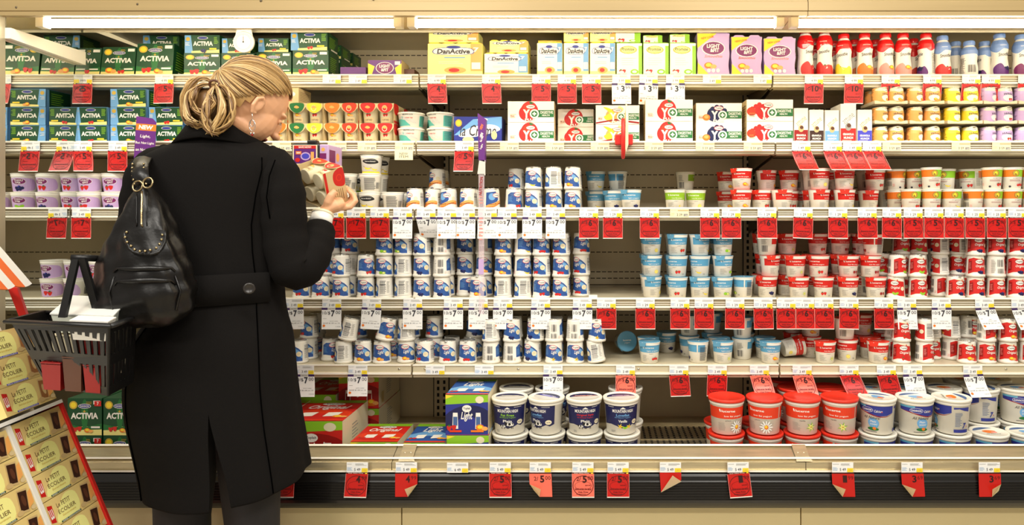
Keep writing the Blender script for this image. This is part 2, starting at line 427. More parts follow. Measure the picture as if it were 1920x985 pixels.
def d_mh(f):
    c, l1, l2 = {'f': ('lgreen', 'Fat Free', 'Plain'), 'l': ('lblue', 'Lowfat', 'Plain'), 'o': ('red', 'Original Style', 'Plain'), 'v': ('lblue', 'Lowfat', 'Vanilla')}[f]
    o = [PG([(-70, 94), (62, 94), (62, 34), (46, 28), (34, 33), (14, 24), (0, 22), (-22, 30), (-40, 34), (-70, 30)], 'navy')]
    o += [PG([(-9, 84), (0, 90), (9, 84)], 'white'), T('MOUNTAIN HIGH', 0, 77, 66, 10, 'white', .02), T(l1, 0, 64, 42 if f != 'o' else 54, 8, c, .02), T('All Natural Yoghurt', 0, 56, 52, 5, c), T(l2, 0, 45, 28, 8.5, 'white', .02)]
    o += [LINES(-50, 88, -22, 91, 1, 'white'), LINES(20, 88, 48, 91, 1, 'white'), E(42, 41, 10.5, 7.5, 'cream'), T('No Fat', 42, 41, 12, 4, 'navy', .02)]
    o += (cow(8, 26, 1.4) + cow(-14, 24, .9)) if f != 'v' else (fruit('v', -8, 28, 1.2) + fruit('l', 8, 24, .9) + fruit('v', 20, 27, 1.1))
    return o + LINES(-40, 8, -24, 16, 3, 'grey') + LINES(90, 20, 130, 90, 16, 'ink', .35)
def d_lucb(f):
    o = [R(-84, 52, 62, 88, 'tagorange'), R(68, 52, 98, 88, 'tagorange')]
    o += [E(-36, 78, 2.2, 5.4, 'white', 10, .3), T('lucerne', -10, 77, 42, 7.5, 'white', .02), T('low fat yogurt', 6, 60, 58, 6.5, 'white', .01), T({'d': 'plain', 'w': 'vanilla'}[f], -10, 46, 18, 4, 'ink')]
    o += LINES(-42, 14, -14, 40, 10, 'grey', .2, .4) + fruit(f, 18, 26, 1.75 if f == 'd' else 2.0) + LINES(102, 12, 136, 84, 18, 'ink', .4, .1)
    return o
def d_dan(f):
    o = [PG([(-66, 92), (66, 92), (66, 70), (44, 62), (20, 60), (0, 64), (-30, 72), (-66, 76)], 'navyb'), SPL([(-66, 76), (-30, 72), (0, 64), (22, 60), (46, 61), (66, 69), (46, 59), (20, 57), (-4, 62), (-34, 70)], 'dred', 3), R(-66, 86, -20, 92, 'sky')]
    o += [E(-16, 78, 19, 8.6, 'white'), E(-16, 78, 18, 7.8, 'navyb'), T('DANNON', -16, 78, 28, 6.5, 'white', .02), T('Calcium', 18, 76, 24, 8, 'white', .01, .3), star(28, 74, 3, 1.2, 5, 'red')]
    o += [E(4, 36, 16, 17, 'sky'), SPL([(-14, 40), (-6, 52), (8, 50), (20, 40), (12, 26), (-8, 26)], 'lblue', 4), T('All Natural', -2, 54, 52, 9, 'ink', 0, .3), T('Plain', 2, 42, 18, 6, 'white', .01, .2), T('NONFAT', 4, 33, 22, 5, 'white', .01)]
    o += [E(2, 18, 18, 5.4, 'green'), E(6, 20, 5.6, 5, 'orange', 12), LINES(-24, 7, 24, 11, 1, 'ink')]
    o += [PG([(72, 88), (122, 88), (122, 74), (104, 78), (88, 84), (72, 82)], 'navyb'), R(72, 8, 122, 18, 'navyb'), T('7', 106, 30, 14, 18, 'navyb', .04, .3), star(114, 28, 3, 1.2, 5, 'red')] + LINES(76, 26, 98, 72, 12, 'steelb', .3)
    return o
def lid_mh(f): return [E(0, 4, 46, 34, 'navy', 28), SPL([(-44, -4), (-20, 2), (10, 6), (46, 6), (40, -18), (10, -30), (-30, -24)], 'lgrey', 5), SPL([(-36, 8), (-10, 16), (20, 14), (42, 10), (10, 4), (-20, 4)], {'f': 'grey', 'l': 'violet', 'o': 'dred', 'v': 'purple'}[f], 4), T('Mountain High', 0, 12, 56, 8, 'white', .02)]
def lid_dan(f): return [SPL([(-44, 14), (-30, 34), (0, 44), (30, 34), (10, 30), (-20, 20)], 'steelb', 5), SPL([(-20, 6), (0, 14), (22, 4), (10, -14), (-10, -14)], 'lblue' if f != 'o' else 'orange', 4), E(12, -8, 10, 7, 'orange' if f != 'o' else 'pink'), T('All Natural', 0, -24, 50, 7, 'ink', 0, .3)]
mat('tagorange', (222, 58, 26), 0.4); mat('navyb', (42, 52, 140), 0.4); mat('lucred', (206, 32, 24), 0.4); mat('lucblue', (88, 158, 196), 0.4); mat('lucgreen', (146, 190, 40), 0.4); mat('redlid', (226, 52, 34), 0.32); mat('bluelid', (96, 158, 190), 0.32); mat('whitelid', (240, 236, 222), 0.32)

# ================================================================ cups: kind -> profile (r, z) in mm, print radius, lid
YP = [(27, 0), (30.5, 1), (30.8, 8), (29.5, 9.5), (28.8, 11), (26.4, 66), (26.0, 70), (24.5, 75)]
LP = [(26, 0), (28.5, 1.5), (33.6, 58), (35.2, 64), (35.4, 69)]
OP = [(24.5, 0), (27, 1.5), (31.4, 62), (32.4, 67), (32.6, 71)]
FP = [(28, 0), (30.5, 1.5), (34.6, 50), (36.6, 54), (36.8, 61)]
FL = [(29, 0), (31.5, 1.5), (37.6, 50), (39.4, 54), (39.6, 61)]
WP = [(23, 0), (25, 1), (26.4, 4), (26.6, 34), (24, 52), (23, 54)]
CP = [(36, 0), (38, 1.5), (43.5, 44), (44.4, 46), (44.4, 48)]
BP = [(44, 0), (46.5, 2), (53, 92), (55.5, 94), (56, 103)]
LID = {'rim': 3, 'flat': 1.2, 'tub': 8}
CUPS = {  # kind: (profile, print radius mm, pitch mm, lid kind, lid material, body material, print fn, object name, words)
 'L': (YP, 28, 73, 'foil', 'foil', 'cupwhite', d_yl, 'yogurt_cup', 'blue-labelled light yogurt cup'),
 'O': (YP, 28, 73, 'foil', 'foil', 'cupwhite', d_yo, 'yogurt_cup', 'red-labelled yogurt cup'),
 'T': (YP, 28, 73, 'foil', 'foil', 'cupwhite', d_yt, 'yogurt_cup', 'orange-ribboned yogurt cup'),
 'R': (LP, 31, 73, 'rim', 'redlid', 'cupwhite', lambda f: d_luc('lucred', f), 'yogurt_cup', 'red-banded yogurt cup'),
 'B': (LP, 31, 73, 'rim', 'bluelid', 'cupwhite', lambda f: d_luc('lucblue', f, 'light yogurt'), 'yogurt_cup', 'blue-banded yogurt cup'),
 'G': (LP, 31, 73, 'rim', 'whitelid', 'cupwhite', lambda f: d_luc('lucgreen', f), 'yogurt_cup', 'green-banded yogurt cup'),
 'U': (OP, 29, 74, 'rim', 'whitelid', 'cupwhite', d_org, 'yogurt_cup', 'orange-and-green-banded yogurt cup'),
 'F': (FP, 32, 63, 'rim', 'whitelid', 'cupwhite', d_fob, 'yogurt_cup', 'black-labelled yogurt cup'),
 'I': (FL, 34, 64, 'rim', 'whitelid', 'cupwhite', d_lf, 'yogurt_cup', 'lilac light yogurt cup'),
 'W': (WP, 26, 59, 'foil', 'foil', 'cupwhite', d_whip, 'whipped_yogurt_cup', 'whipped yogurt cup'),
 'C': (CP, 40, 54, 'tub', 'whitelid', 'cupwhite', d_cot, 'yogurt_tub', 'teal-and-white yogurt tub'),
 'M': (BP, 50, 113, 'tub', 'whitelid', 'cupwhite', d_mh, 'yogurt_tub', 'large navy-labelled yogurt tub'),
 'K': (BP, 50, 113, 'tub', 'redlid', 'cupwhite', d_lucb, 'yogurt_tub', 'large red-lidded yogurt tub'),
 'D': (BP, 50, 113, 'tub', 'whitelid', 'cupwhite', d_dan, 'yogurt_tub', 'large blue-wave yogurt tub'),
}
MESHC = {}
def cup_meshes(kind, f):
    k = (kind, f)
    if k in MESHC: return MESHC[k]
    prof, rr, pitch, lk, lm, bm_, pf, nm, words = CUPS[kind]
    pr = [(r*.001, z*.001) for r, z in prof]; n = 28 if kind not in 'MKD' else 40
    top = pr[-1]
    b = MB(); b.lathe(pr, n, MATS[bm_])
    sh = pf(f)
    flat = []
    for s in sh: flat += s if isinstance(s, list) else [s]
    place_print(b, flat, wrapfn(pr[1:], rr*.001), step=6, lay=.00005, base=.0003, smooth=False, ycuts=[z for r, z in prof])
    body = b.mesh(nm + '_body')
    l = MB(); r = top[0]; z = top[1]
    if lk == 'foil':
        l.lathe([(r+.0005, z), (r+.0016, z+.0004), (r+.0016, z+.0016), (r-.0012, z+.0024), (r-.004, z+.0014), (0.0001, z+.0014)], 24, MATS[lm])
        l.box(-.005, -r-.0075, z+.0006, .005, -r+.001, z+.0011, MATS[lm])
    elif lk == 'rim':
        l.lathe([(r-.0006, z-.0005), (r+.0012, z+.0002), (r+.0014, z+.0022), (r-.0004, z+.003), (r-.003, z+.0024), (0.0001, z+.0026)], 28, MATS['cupwhite' if lm != 'whitelid' else lm])
        if lm != 'whitelid':
            l.lathe([(r+.0012, z+.0024), (r+.0012, z+.0031), (r-.003, z+.0033), (0.0001, z+.0033)], 28, MATS[lm])
            l.prism([(-.012, z-.012), (.012, z-.012), (.016, z+.0028), (-.016, z+.0028)], -r-.0012, -r-.0006, MATS[lm], mx=Matrix.Rotation(-.9, 4, 'Z'))
            place_print(l, [T('lucerne', 0, 4, 30, 6, 'white', .02), T('yogurt', 0, -6, 20, 5, 'white')], topfn(0, 0, z+.0033))
    else:
        e = .0025 if kind != 'C' else .002; hh = .009 if kind != 'C' else .006
        l.lathe([(r, z-.001), (r+e, z), (r+e+.0006, z+hh*.75), (r+e-.001, z+hh), (r-.003, z+hh), (r-.005, z+hh-.002), (0.0001, z+hh-.002)], n, MATS[lm])
        zz = z+hh-.002
        if kind == 'M': place_print(l, lid_mh(f), topfn(0, 0, zz))
        if kind == 'D': place_print(l, lid_dan(f), topfn(0, 0, zz))
        if kind == 'C': place_print(l, [E(0, 0, 34, 34, 'lgrey', 24), E(0, 0, 30, 30, 'teal', 24), T('cream top', 0, 0, 40, 8, 'white')], topfn(0, 0, zz))
    lid = l.mesh(nm + '_lid')
    MESHC[k] = (body, lid); return MESHC[k]
ROT = {'0': 0, 'r': -32, 'l': 38, 'n': -105, 'b': 112}
CUPREC = []
TIERW = ['bottom', 'second', 'third', 'fourth', 'fifth']
STUFF = MB()
def stuff_cup(code, x, y, z):
    kind, f, r = code
    mx = Matrix.Translation((x, y, z)) @ Matrix.Rotation(math.radians(ROT[r]), 4, 'Z')
    for me in cup_meshes(kind, f):
        idx = [STUFF.mi(m) for m in me.materials]; o = len(STUFF.v)
        STUFF.v += [mx @ v.co for v in me.vertices]
        for p in me.polygons:
            STUFF.f.append([o + a for a in p.vertices]); STUFF.m.append(idx[p.material_index]); STUFF.sm.append(p.use_smooth)
def put_cup(code, x, y, z, shelf, tier, row, jitter=True, tilt=(0, 0), sx=0.0):
    kind, f, r = code
    body, lid = cup_meshes(kind, f)
    nm = CUPS[kind][7]
    a = math.radians(ROT[r] + (random.uniform(-9, 9) if jitter else 0))
    if abs(tilt[0]) + abs(tilt[1]) < .001: rot = (0, 0, a)
    else: rot = (Matrix.Rotation(tilt[1], 3, 'Y') @ Matrix.Rotation(tilt[0], 3, 'X') @ Matrix.Rotation(a, 3, 'Z')).to_euler()
    o = link(nm, body, None, (x, y, z), rot)
    link('lid', lid, o)
    CUPREC.append((o, kind, f, r, shelf, tier, row, x))
    return o
ORD = 'first second third fourth fifth sixth seventh eighth ninth tenth eleventh twelfth thirteenth fourteenth fifteenth sixteenth seventeenth eighteenth nineteenth twentieth'.split()
def ordw(n):
    if n <= 20: return ORD[n-1]
    t = {2: 'twenty', 3: 'thirty', 4: 'forty', 5: 'fifty'}[n // 10]
    return (t + '-' + ORD[n % 10 - 1]) if n % 10 else t[:-1] + 'ieth'
SHW = {1: 'top shelf', 2: 'second shelf', 3: 'third shelf', 4: 'fourth shelf', 5: 'fifth shelf', 6: 'bottom deck'}
def label_cups():
    g = {}
    for rec in CUPREC: g.setdefault((rec[1], rec[4], rec[5], rec[6]), []).append(rec)
    ntier = {}
    for rec in CUPREC: ntier[(rec[1], rec[4])] = max(ntier.get((rec[1], rec[4]), 0), rec[5])
    for (kind, sh, tier, row), rs in g.items():
        rs.sort(key=lambda q: q[7])
        nt = ntier[(kind, sh)]
        tw = 'bottom' if tier == 0 else ('top' if tier == nt else 'middle')
        for i, (o, k, f, r, *_rest) in enumerate(rs):
            w = CUPS[k][8]
            pos = (ordw(i+1) + ' from left') if i != len(rs)-1 or len(rs) == 1 else 'rightmost'
            if len(rs) == 1: pos = 'only one there'
            if row == 0:
                look = {'0': 'with ' + FR.get(f, 'plain front'), 'r': 'turned slightly left', 'l': 'turned slightly right', 'n': 'showing nutrition panel', 'b': 'showing barcode side'}[r]
                if k in 'MKDCWIF': look = {'0': 'facing out', 'r': 'turned slightly left', 'l': 'turned slightly right', 'n': 'turned sideways', 'b': 'turned sideways'}[r]
                lab = f'{w} {look}, {pos}, {tw} tier, {SHW[sh]}'
            else:
                lab = f'{w}, {pos}, {tw} tier, {ORD[row]} row back, {SHW[sh]}'
            ws = lab.split()
            if len(ws) > 16: lab = lab.replace('-labelled light', '-labelled').replace('turned slightly', 'turned').replace(' light yogurt', ' yogurt')
            tag(o, lab, 'yogurt tub' if k in 'MKDC' else 'yogurt cup', group=f'{w}s on the {SHW[sh]}')

# ================================================================ cartons
def carton(name, outline, depth, mside, front, top=None, side=None, edge=None, back=None):
    """outline (mm x,z) in front view, thickness depth (m) going +Y from y=0"""
    b = MB(); pts = [(x*.001, z*.001) for x, z in outline]
    b.prism(pts, 0, depth, mside if not edge else edge, msides=mside)
    place_print(b, front, frontfn(0, 0, 0), lay=.00012, base=.0003, clip=(min(p[0] for p in outline)+.2, .2, max(p[0] for p in outline)-.2, max(p[1] for p in outline)-.2))
    zt = max(p[1] for p in pts); x1 = max(p[0] for p in pts); x0 = min(p[0] for p in pts)
    if top: place_print(b, top, topfn(0, depth/2, zt), lay=.00012, base=.0003)
    if side:
        place_print(b, side, rightfn(x1, 0, 0), lay=.00012, base=.0003)
        place_print(b, [( [(-v[0], v[1]) for v in s[0]], [f[::-1] for f in s[1]], s[2]) for s in sum([q if isinstance(q, list) else [q] for q in side], [])], leftfn(x0, 0, 0), lay=.00012, base=.0003)
    return b
def p_activia(w, h, f, scene='s'):
    o = [R(-w/2, 0, w/2, h, 'dgreen'), R(-w/2, 0, w/2, h*.24, 'lyellow'), PG([(-w/2, h*.14), (-w/2, h*.3), (0, h*.22), (w/2, h*.32), (w/2, h*.16)], 'green')]
    o += [E(0, h*.56, w*.1, h*.42, 'green'), E(-w*.33, h*.82, w*.12, h*.11, 'gold'), E(-w*.33, h*.82, w*.08, h*.075, 'yellow'), E(0, h*.79, w*.19, h*.065, 'white'), E(0, h*.79, w*.175, h*.052, 'navyb'), T('DANNON', 0, h*.79, w*.26, h*.05, 'white', .02)]
    o += [T('ACTIVIA', 0, h*.53, w*.8, h*.17, 'white', .04), R(w*.26, h*.84, w*.46, h*.94, 'white'), LINES(w*.05, h*.84, w*.22, h*.92, 2, 'gold'), star(0, h*.65, h*.05, h*.02, 4, 'gold')]
    o += fruit({'s': 's', 'o': 'o', 'b': 'b', 'r': 'r'}[f], -w*.2, h*.17, w/70) + fruit({'s': 'o', 'o': 's', 'b': 's', 'r': 'b'}[f], w*.12, h*.13, w/90) + [R(w*.2, h*.2, w*.46, h*.25, 'white')]
    return o
def p_act4(w, h, f):
    o = [R(-w/2+1, 1, w/2-1, h-1, 'dgreen'), PG([(-w/2+1, 1), (-w/2+1, h-1), (-w*.32, h-1), (-w*.26, 1)], 'lblue'), E(-w*.4, h*.78, w*.06, h*.11, 'gold'), PG([(-w*.3, 1), (w/2-1, 1), (w/2-1, h*.2), (-w*.3, h*.12)], 'lyellow')]
    o += [E(.02*w, h*.84, w*.15, h*.085, 'white'), E(.02*w, h*.84, w*.135, h*.068, 'navyb'), T('ACTIVIA', .03*w, h*.53, w*.56, h*.25, 'white', .04), LINES(w*.34, h*.5, w*.47, h*.9, 6, 'lgreen'), LINES(-w*.47, h*.4, -w*.34, h*.6, 3, 'white')]
    o += fruit(f, w*.04, h*.14, h/60) + [R(w*.22, h*.2, w*.42, h*.28, 'yellow')]
    return o
def p_danactive(w, h, alt=False):
    o = [R(-w/2+1, 1, w/2-1, h-4, 'white' if alt else 'sunlabel'), R(w*.28, 1, w/2-1, h-4, 'lblue' if alt else 'peach'), R(-w/2+1, 1, w/2-1, h*.14, 'sunlabel')]
    o += [SPL([(-w*.38, h*.66), (-w*.36, h*.82), (w*.0, h*.86), (w*.3, h*.82), (w*.32, h*.66), (0, h*.62)], 'navyb', 4), SPL([(-w*.365, h*.67), (-w*.345, h*.81), (0, h*.845), (w*.285, h*.81), (w*.305, h*.67), (0, h*.63)], 'white', 4)]
    o += [T('DanActive', -w*.03, h*.735, w*.6, h*.15, 'ink', .04, .1), E(-w*.03, h*.86, w*.13, h*.045, 'navyb'), R(-w*.2, h*.53, w*.18, h*.56, 'lblue')]
    o += [E(0, h*.17, w*.2, h*.1, 'peach'), E(-.02*w, h*.17, w*.1, h*.06, 'red'), LINES(-w*.3, h*.34, w*.2, h*.44, 2, 'lgrey'), T('7', w*.38, h*.78, w*.1, h*.14, 'white', .04), R(w*.3, h*.2, w*.46, h*.4, 'white')]
    return o
def bumpy(w, h, n, amp=5):
    pts = [(-w/2, 0), (w/2, 0), (w/2, h-amp)]
    for k in range(n*8, -1, -1):
        x = -w/2 + w*k/(n*8); pts.append((x, h - amp + amp*(1 if (k % 8) in (2, 3, 4, 5, 6) else (.5 if (k % 8) in (1, 7) else 0))))
    return pts
def p_promise(w, h, top=False):
    o = [R(-w/2+1, 1, w/2-1, h-3, 'white'), R(w*.26, 1, w/2-1, h-3, 'lgreen') if top else R(w*.36, 1, w/2-1, h*.9, 'lgreen'), E(-.04*w, h*.78, w*.34, h*.12, 'gold'), E(-.04*w, h*.78, w*.3, h*.1, 'lyellow'), T('Promise', -w*.06, h*.8, w*.5, h*.09, 'dgreen', .02, .2), T('activ', 0, h*.7, w*.24, h*.06, 'lgreen')]
    o += [R(-w/2+2, 2, -w*.1, h*.06, 'green')] + fruit('s', -w*.26, h*.13, w/70) + [E(w*.2, h*.12, w*.16, h*.08, 'lgreen'), E(-w*.3, h*.1, w*.1, h*.05, 'white'), E(w*.2, h*.12, w*.09, h*.04, 'white')] + LINES(-w*.3, h*.3, w*.26, h*.56, 4, 'lgrey', .2)
    return o
def p_lfpack(w, h):
    o = [PG([(-w/2+1, h-7), (-w/2+1, h*.62), (w*.1, h-7)], 'yellow'), PG([(w*.1, h-8), (w/2-1, h-8), (w/2-3, h*.45), (w*.2, h*.7)], 'lilac'), PG([(w*.1, 1), (w/2-3, 1), (w/2-8, h*.4), (w*.2, h*.2)], 'lilac'), PG([(-w/2+2, h*.3), (-w/2+2, 1), (-w*.1, 1)], 'yellow')]
    o += [E(0, h*.62, w*.36, h*.16, 'white'), E(0, h*.62, w*.33, h*.145, 'mag'), T('LIGHT', 0, h*.67, w*.4, h*.085, 'white', .03), T('&FIT', .04*w, h*.575, w*.27, h*.085, 'white', .03), T('Smoothie', 0, h*.44, w*.55, h*.06, 'orange', 0, .3), T('NEW LOOK', -w*.18, h*.86, w*.4, h*.05, 'orange', .02, 0, .15)]
    o += fruit('o', -w*.1, h*.22, w/60) + [E(k*w*.14, h*.12, w*.055, h*.045, 'white') for k in (-1, 0, 1)]
    return o
def wavy(w, h):
    pts = []
    for k in range(13):
        t = k/12; pts.append((w/2 - 4*math.sin(t*2*PI*1.0)**2*(1 if t > .0 else 0), t*(h-6)))
    for k in range(17):
        x = w/2 - w*k/16; pts.append((x, h - 6 + (6 if (k % 8) in (2, 3, 4, 5, 6) else 0)))
    for k in range(12, -1, -1):
        t = k/12; pts.append((-w/2 + 4*math.sin(t*2*PI)**2, t*(h-6)))
    out = []
    for p in pts:
        if not out or (abs(out[-1][0]-p[0]) + abs(out[-1][1]-p[1])) > .05: out.append(p)
    return out[:-1] if abs(out[0][0]-out[-1][0]) + abs(out[0][1]-out[-1][1]) < .05 else out
def p_yoplus(w, h, f):
    o = [R(-w/2+.5, .5, w/2-.5, h-.5, 'white')]
    x = -w*.02 if f != 'r' else -w*.05
    o.append(E(x-14, h*.44, 24, h*.36, {'p': 'red', 'b': 'navy', 'v': 'peach', 'r': 'red'}[f], 24))
    if f == 'p': o += [E(x-2, h*.52, 30, h*.48, 'red', 24), E(x-8, h*.62, 16, h*.26, 'tagorange'), PG([(x-4, h*.96), (x+2, h-1), (x+14, h*.9), (x+2, h*.86)], 'green')]
    if f == 'b': o += [E(x+dx, h*.5+dy, 9, 9, 'navy', 14) for dx, dy in ((-18, 14), (-4, 20), (10, 18), (22, 8), (-20, -4), (20, -12), (0, 4))] + [E(x-40, 20, 13, 11, 'orange'), E(x-40, 22, 8, 6, 'peach')]
    if f == 'v': o += [SPL([(x-46, h*.9), (x-20, h*.8), (x-6, h*.5), (x-30, h*.2), (x-44, h*.4), (x-26, h*.6)], 'yellow', 5), SPL([(x+6, h*.95), (x+24, h*.8), (x+6, h*.55)], 'lyellow', 4), PG([(-w/2+1, 2), (x-6, h*.2), (w/2-1, 2), (w/2-1, 8), (x-4, h*.28), (-w/2+1, 7)], 'dred')]
    if f == 'r': o += [E(x-30+dx, h*.5+dy, 8, 8, 'red', 12) for dx, dy in ((-22, 6), (-10, 14), (2, 20), (12, 12), (20, 2), (-18, -8), (-4, -6), (8, -10), (-6, 4))] + [E(x-56, h*.46, 15, 14, 'tagorange')]
    o += [R(x+16, h*.24, w/2-1, h*.58, 'green'), T('DIGESTIVE', x+57, h*.47, w/2-x-40, h*.13, 'white', .02), T('HEALTH', x+54, h*.33, 26, h*.08, 'white', .02)]
    o += [E(x+2, h*.74, 16, h*.11, 'red'), E(x+2, h*.74, 14.6, h*.09, 'white'), T('Yoplait', x+2, h*.74, 22, h*.1, 'ink', .02)]
    wm = 'white' if f in 'pb' else 'white'
    o += [T('Y', x-12, h*.40, 24, h*.42, wm, .05), RING(x+15, h*.40, h*.15, h*.22, wm), E(x+15, h*.40, h*.15, h*.15, 'green'), T('+', x+15, h*.40, 13, 13, 'white', .07), T('PLUS', x+2, h*.12, 38, h*.11, wm, .04)]
    o += LINES(-w/2+8, h*.2, -w/2+30, h*.4, 3, 'peach', .25) + [T('4oz', -w/2+16, h*.3, 14, 5, 'dred')]
    return o
def p_lacreme(w, h):
    o = [R(-w/2+.5, .5, w/2-.5, h-.5, 'navyb'), PG([(-w/2, h*.3), (-w*.1, h*.9), (w/2, h), (w/2, h*.55), (0, h*.7), (-w*.2, h*.35)], 'lblue'), SPL([(-w*.4, h*.3), (-w*.1, h*.62), (w*.3, h*.7), (w*.46, h*.5), (w*.1, h*.3), (-w*.2, h*.22)], 'white', 5)]
    o += [T('la Crème', 0, h*.48, w*.76, h*.42, 'ink', .01, .25), E(-w*.4, h*.76, w*.07, h*.14, 'gold'), E(-w*.4, h*.76, w*.045, h*.09, 'yellow'), E(-w*.2, h*.14, w*.12, h*.1, 'sunlabel'), E(w*.34, h*.3, w*.06, h*.16, 'sunlabel'), E(.1*w, h*.88, w*.11, h*.07, 'white')]
    return o
def p_attune(w, h, c, c2):
    return [R(-w/2+.5, .5, w/2-.5, h-.5, 'white'), R(-w/2+.5, .5, w/2-.5, h*.38, c), T('attune', 0, h*.63, w*.86, h*.13, c2, .0, .1, .7), E(0, h*.42, w*.2, h*.1, c2), E(.04*w, h*.45, w*.13, h*.05, 'brown'), T('GRANOLA', 0, h*.23, w*.7, h*.06, 'white', .04), T('MUNCH', 0, h*.14, w*.6, h*.06, 'white', .04), LINES(-w*.4, h*.04, w*.4, h*.09, 2, 'white')]
def p_fridge(w, h, red=True):
    a = 'red' if red else 'navyb'; b2 = 'dred' if red else 'navy'
    o = [R(-w/2, 0, w/2, h, a), SPL([(-w/2, h*.1), (0, h*.5), (w/2, h*.2), (w/2, h*.6), (0, h*.75), (-w/2, h*.5)], b2, 4), PG([(-w/2, h*.76), (w/2, h*.82), (w/2, h), (-w/2, h)], 'lgreen'), E(w*.3, h*.88, w*.1, h*.09, 'cream'), PG([(-w/2, h*.9), (-w*.3, h*.98), (-w/2, h)], 'yellow')]
    o += [E(0, h*.66, w*.11, h*.09, 'white'), T('Yoplait', 0, h*.66, w*.17, h*.07, 'ink', .02), T('Original' if red else 'Light', 0, h*.46, w*.44 if red else w*.28, h*.24, 'white', .02, .3)]
    for s in (-1, 1):
        x = s*w*.27; o += [PG([(x-w*.07, h*.16), (x+w*.07, h*.16), (x+w*.055, h*.56), (x-w*.055, h*.56)], 'white'), R(x-w*.05, h*.24, x+w*.05, h*.46, 'steelb' if not red else 'dred')]
        o += fruit('s' if s < 0 else 'o', x+s*w*.08, h*.18, w/80)
    return o + [R(-w*.4, h*.08, -w*.12, h*.13, 'tagorange'), R(w*.1, h*.08, w*.4, h*.13, 'orange')]
def p_fridgetop(w, d, red=True):
    a = 'red' if red else 'blue'
    o = [R(-w/2, -d/2, w/2, d/2, a), R(-w/2, d*.36, w/2, d/2, 'lgreen'), SPL([(-w/2, -d*.1), (0, d*.1), (w/2, -d*.1), (w/2, -d*.3), (0, -d*.15), (-w/2, -d*.3)], 'tagorange' if red else 'lblue', 4), E(0, d*.3, w*.2, d*.06, 'white'), T('Yoplait', 0, d*.3, w*.3, d*.07, 'ink', .02),
         T('Original' if red else 'Light', 0, d*.12, w*.7 if red else w*.5, d*.22, 'white', .02, .3)]
    for s in (-1, 1): o += [PG([(s*w*.2-w*.12, -d*.3), (s*w*.2+w*.1, -d*.28), (s*w*.2+w*.13, -d*.1), (s*w*.2-w*.1, -d*.12)], 'white')] + fruit('o' if s > 0 else 's', s*w*.36, -d*.3, w/90)
    return o + [R(-w/2, -d/2, w/2, -d*.44, 'tagorange')]
def p_petit(w, h, milk=False):
    o = [R(-w/2, 0, w/2, h, 'biscuit'), SPL([(-w*.36, h*.1), (-w*.1, h*.9), (w*.14, h*.8), (w*.1, h*.1)], 'sunlabel', 4)]
    o += [PG([(-w*.47, h*.2), (-w*.38, h*.14), (-w*.36, h*.78), (-w*.45, h*.84)], 'red'), T('LU', -w*.415, h*.49, w*.07, h*.36, 'white', .05)]
    o += [T('Le PETIT', -w*.14, h*.68, w*.28, h*.17, 'brown', .0), T('ÉCOLIER', -w*.11, h*.44, w*.36, h*.19, 'brown', .0), T('Extraordinaire', -w*.1, h*.25, w*.28, h*.07, 'gold', 0, .3)]
    o += [R(-w*.3, h*.03, w*.12, h*.09, 'violet' if milk else 'dgreen'), T('MILK CHOCOLATE' if milk else 'DARK CHOCOLATE', -w*.09, h*.06, w*.38, h*.04, 'white', .02)]
    c = 'milkc' if milk else 'choc'
    o += [PG([(w*.2, h*.14), (w*.36, h*.08), (w*.44, h*.86), (w*.26, h*.92)], 'tan'), PG([(w*.22, h*.2), (w*.35, h*.15), (w*.42, h*.8), (w*.27, h*.86)], c), E(w*.32, h*.5, w*.035, h*.2, 'brown' if not milk else 'tan'), PG([(w*.36, h*.16), (w*.47, h*.3), (w*.49, h*.78), (w*.42, h*.7)], 'peach'), E(w*.2, h*.16, w*.06, h*.09, 'tan'), E(w*.44, h*.14, w*.05, h*.08, 'card')]
    return o
mat('biscuit', (228, 200, 128), .5); mat('milkc', (150, 96, 48), .5)
# ================================================================ the refrigerated case
YS = {1: 2.36, 2: 2.32, 3: 2.30, 4: 2.30, 5: 2.27}
RT = {1: 139, 2: 264.5, 3: 389, 4: 558.5, 5: 684}      # rail top, picture rows
ZT = {k: ZZ(RT[k], YS[k]) for k in YS}
DROP = {1: .004, 2: .007, 3: .012, 4: .006, 5: .002}
PZ = {k: ZT[k] - DROP[k] for k in YS}; PZ[6] = .486
YW = 2.70
YS[6] = 2.125
XM = -1.7735; SEAM = [XM, -.616, .6055, 1.86]
mat('casemetal', (206, 194, 164), .35, .0, noise=.06, nscale=5); mat('railwhite', (250, 245, 230), .28, .0, coat=.3)
mat('railgroove', (176, 162, 132), .3, .4); mat('wallgrey', (204, 190, 160), .5, .1, noise=.10, nscale=4, bump=.05, bscale=300)
mat('brushed', (205, 192, 160), .3, .75, noise=.12, nscale=9, stretch=(1, 12, 12), bump=.08, bscale=60)
mat('bumperblack', (20, 18, 17), .28, coat=.3); mat('kick', (228, 210, 160), .45, noise=.03, nscale=3)
mat('canopytan', (176, 152, 106), .34, .2, noise=.05, nscale=6, stretch=(.3, 8, 8)); mat('slot', (16, 13, 10), .8)
mat('tube', (255, 246, 222), .4, emit=22.0)
mat('mirror', (225, 228, 225), .02, 1.0); mat('brk', (96, 84, 64), .4, .4)
mat('steelframe', (200, 190, 165), .3, .6, noise=.05, nscale=12)
def extr(mb, prof, x0, x1, m, closed=True, smooth=False):
    n = len(prof)
    vs = [(x0, y, z) for y, z in prof] + [(x1, y, z) for y, z in prof]
    fs = [(k, n + k, n + (k+1) % n, (k+1) % n) for k in range(n if closed else n-1)]
    mb.add(vs, fs, m, smooth)
    if closed:
        o = len(mb.v) - len(vs); tri = tessellate_polygon([[Vector((p[0], p[1], 0)) for p in prof]])
        i = mb.mi(m)
        for t in tri:
            mb.f.append([o + a for a in t]); mb.m.append(i); mb.sm.append(False)
            mb.f.append([o + n + a for a in t[::-1]]); mb.m.append(i); mb.sm.append(False)
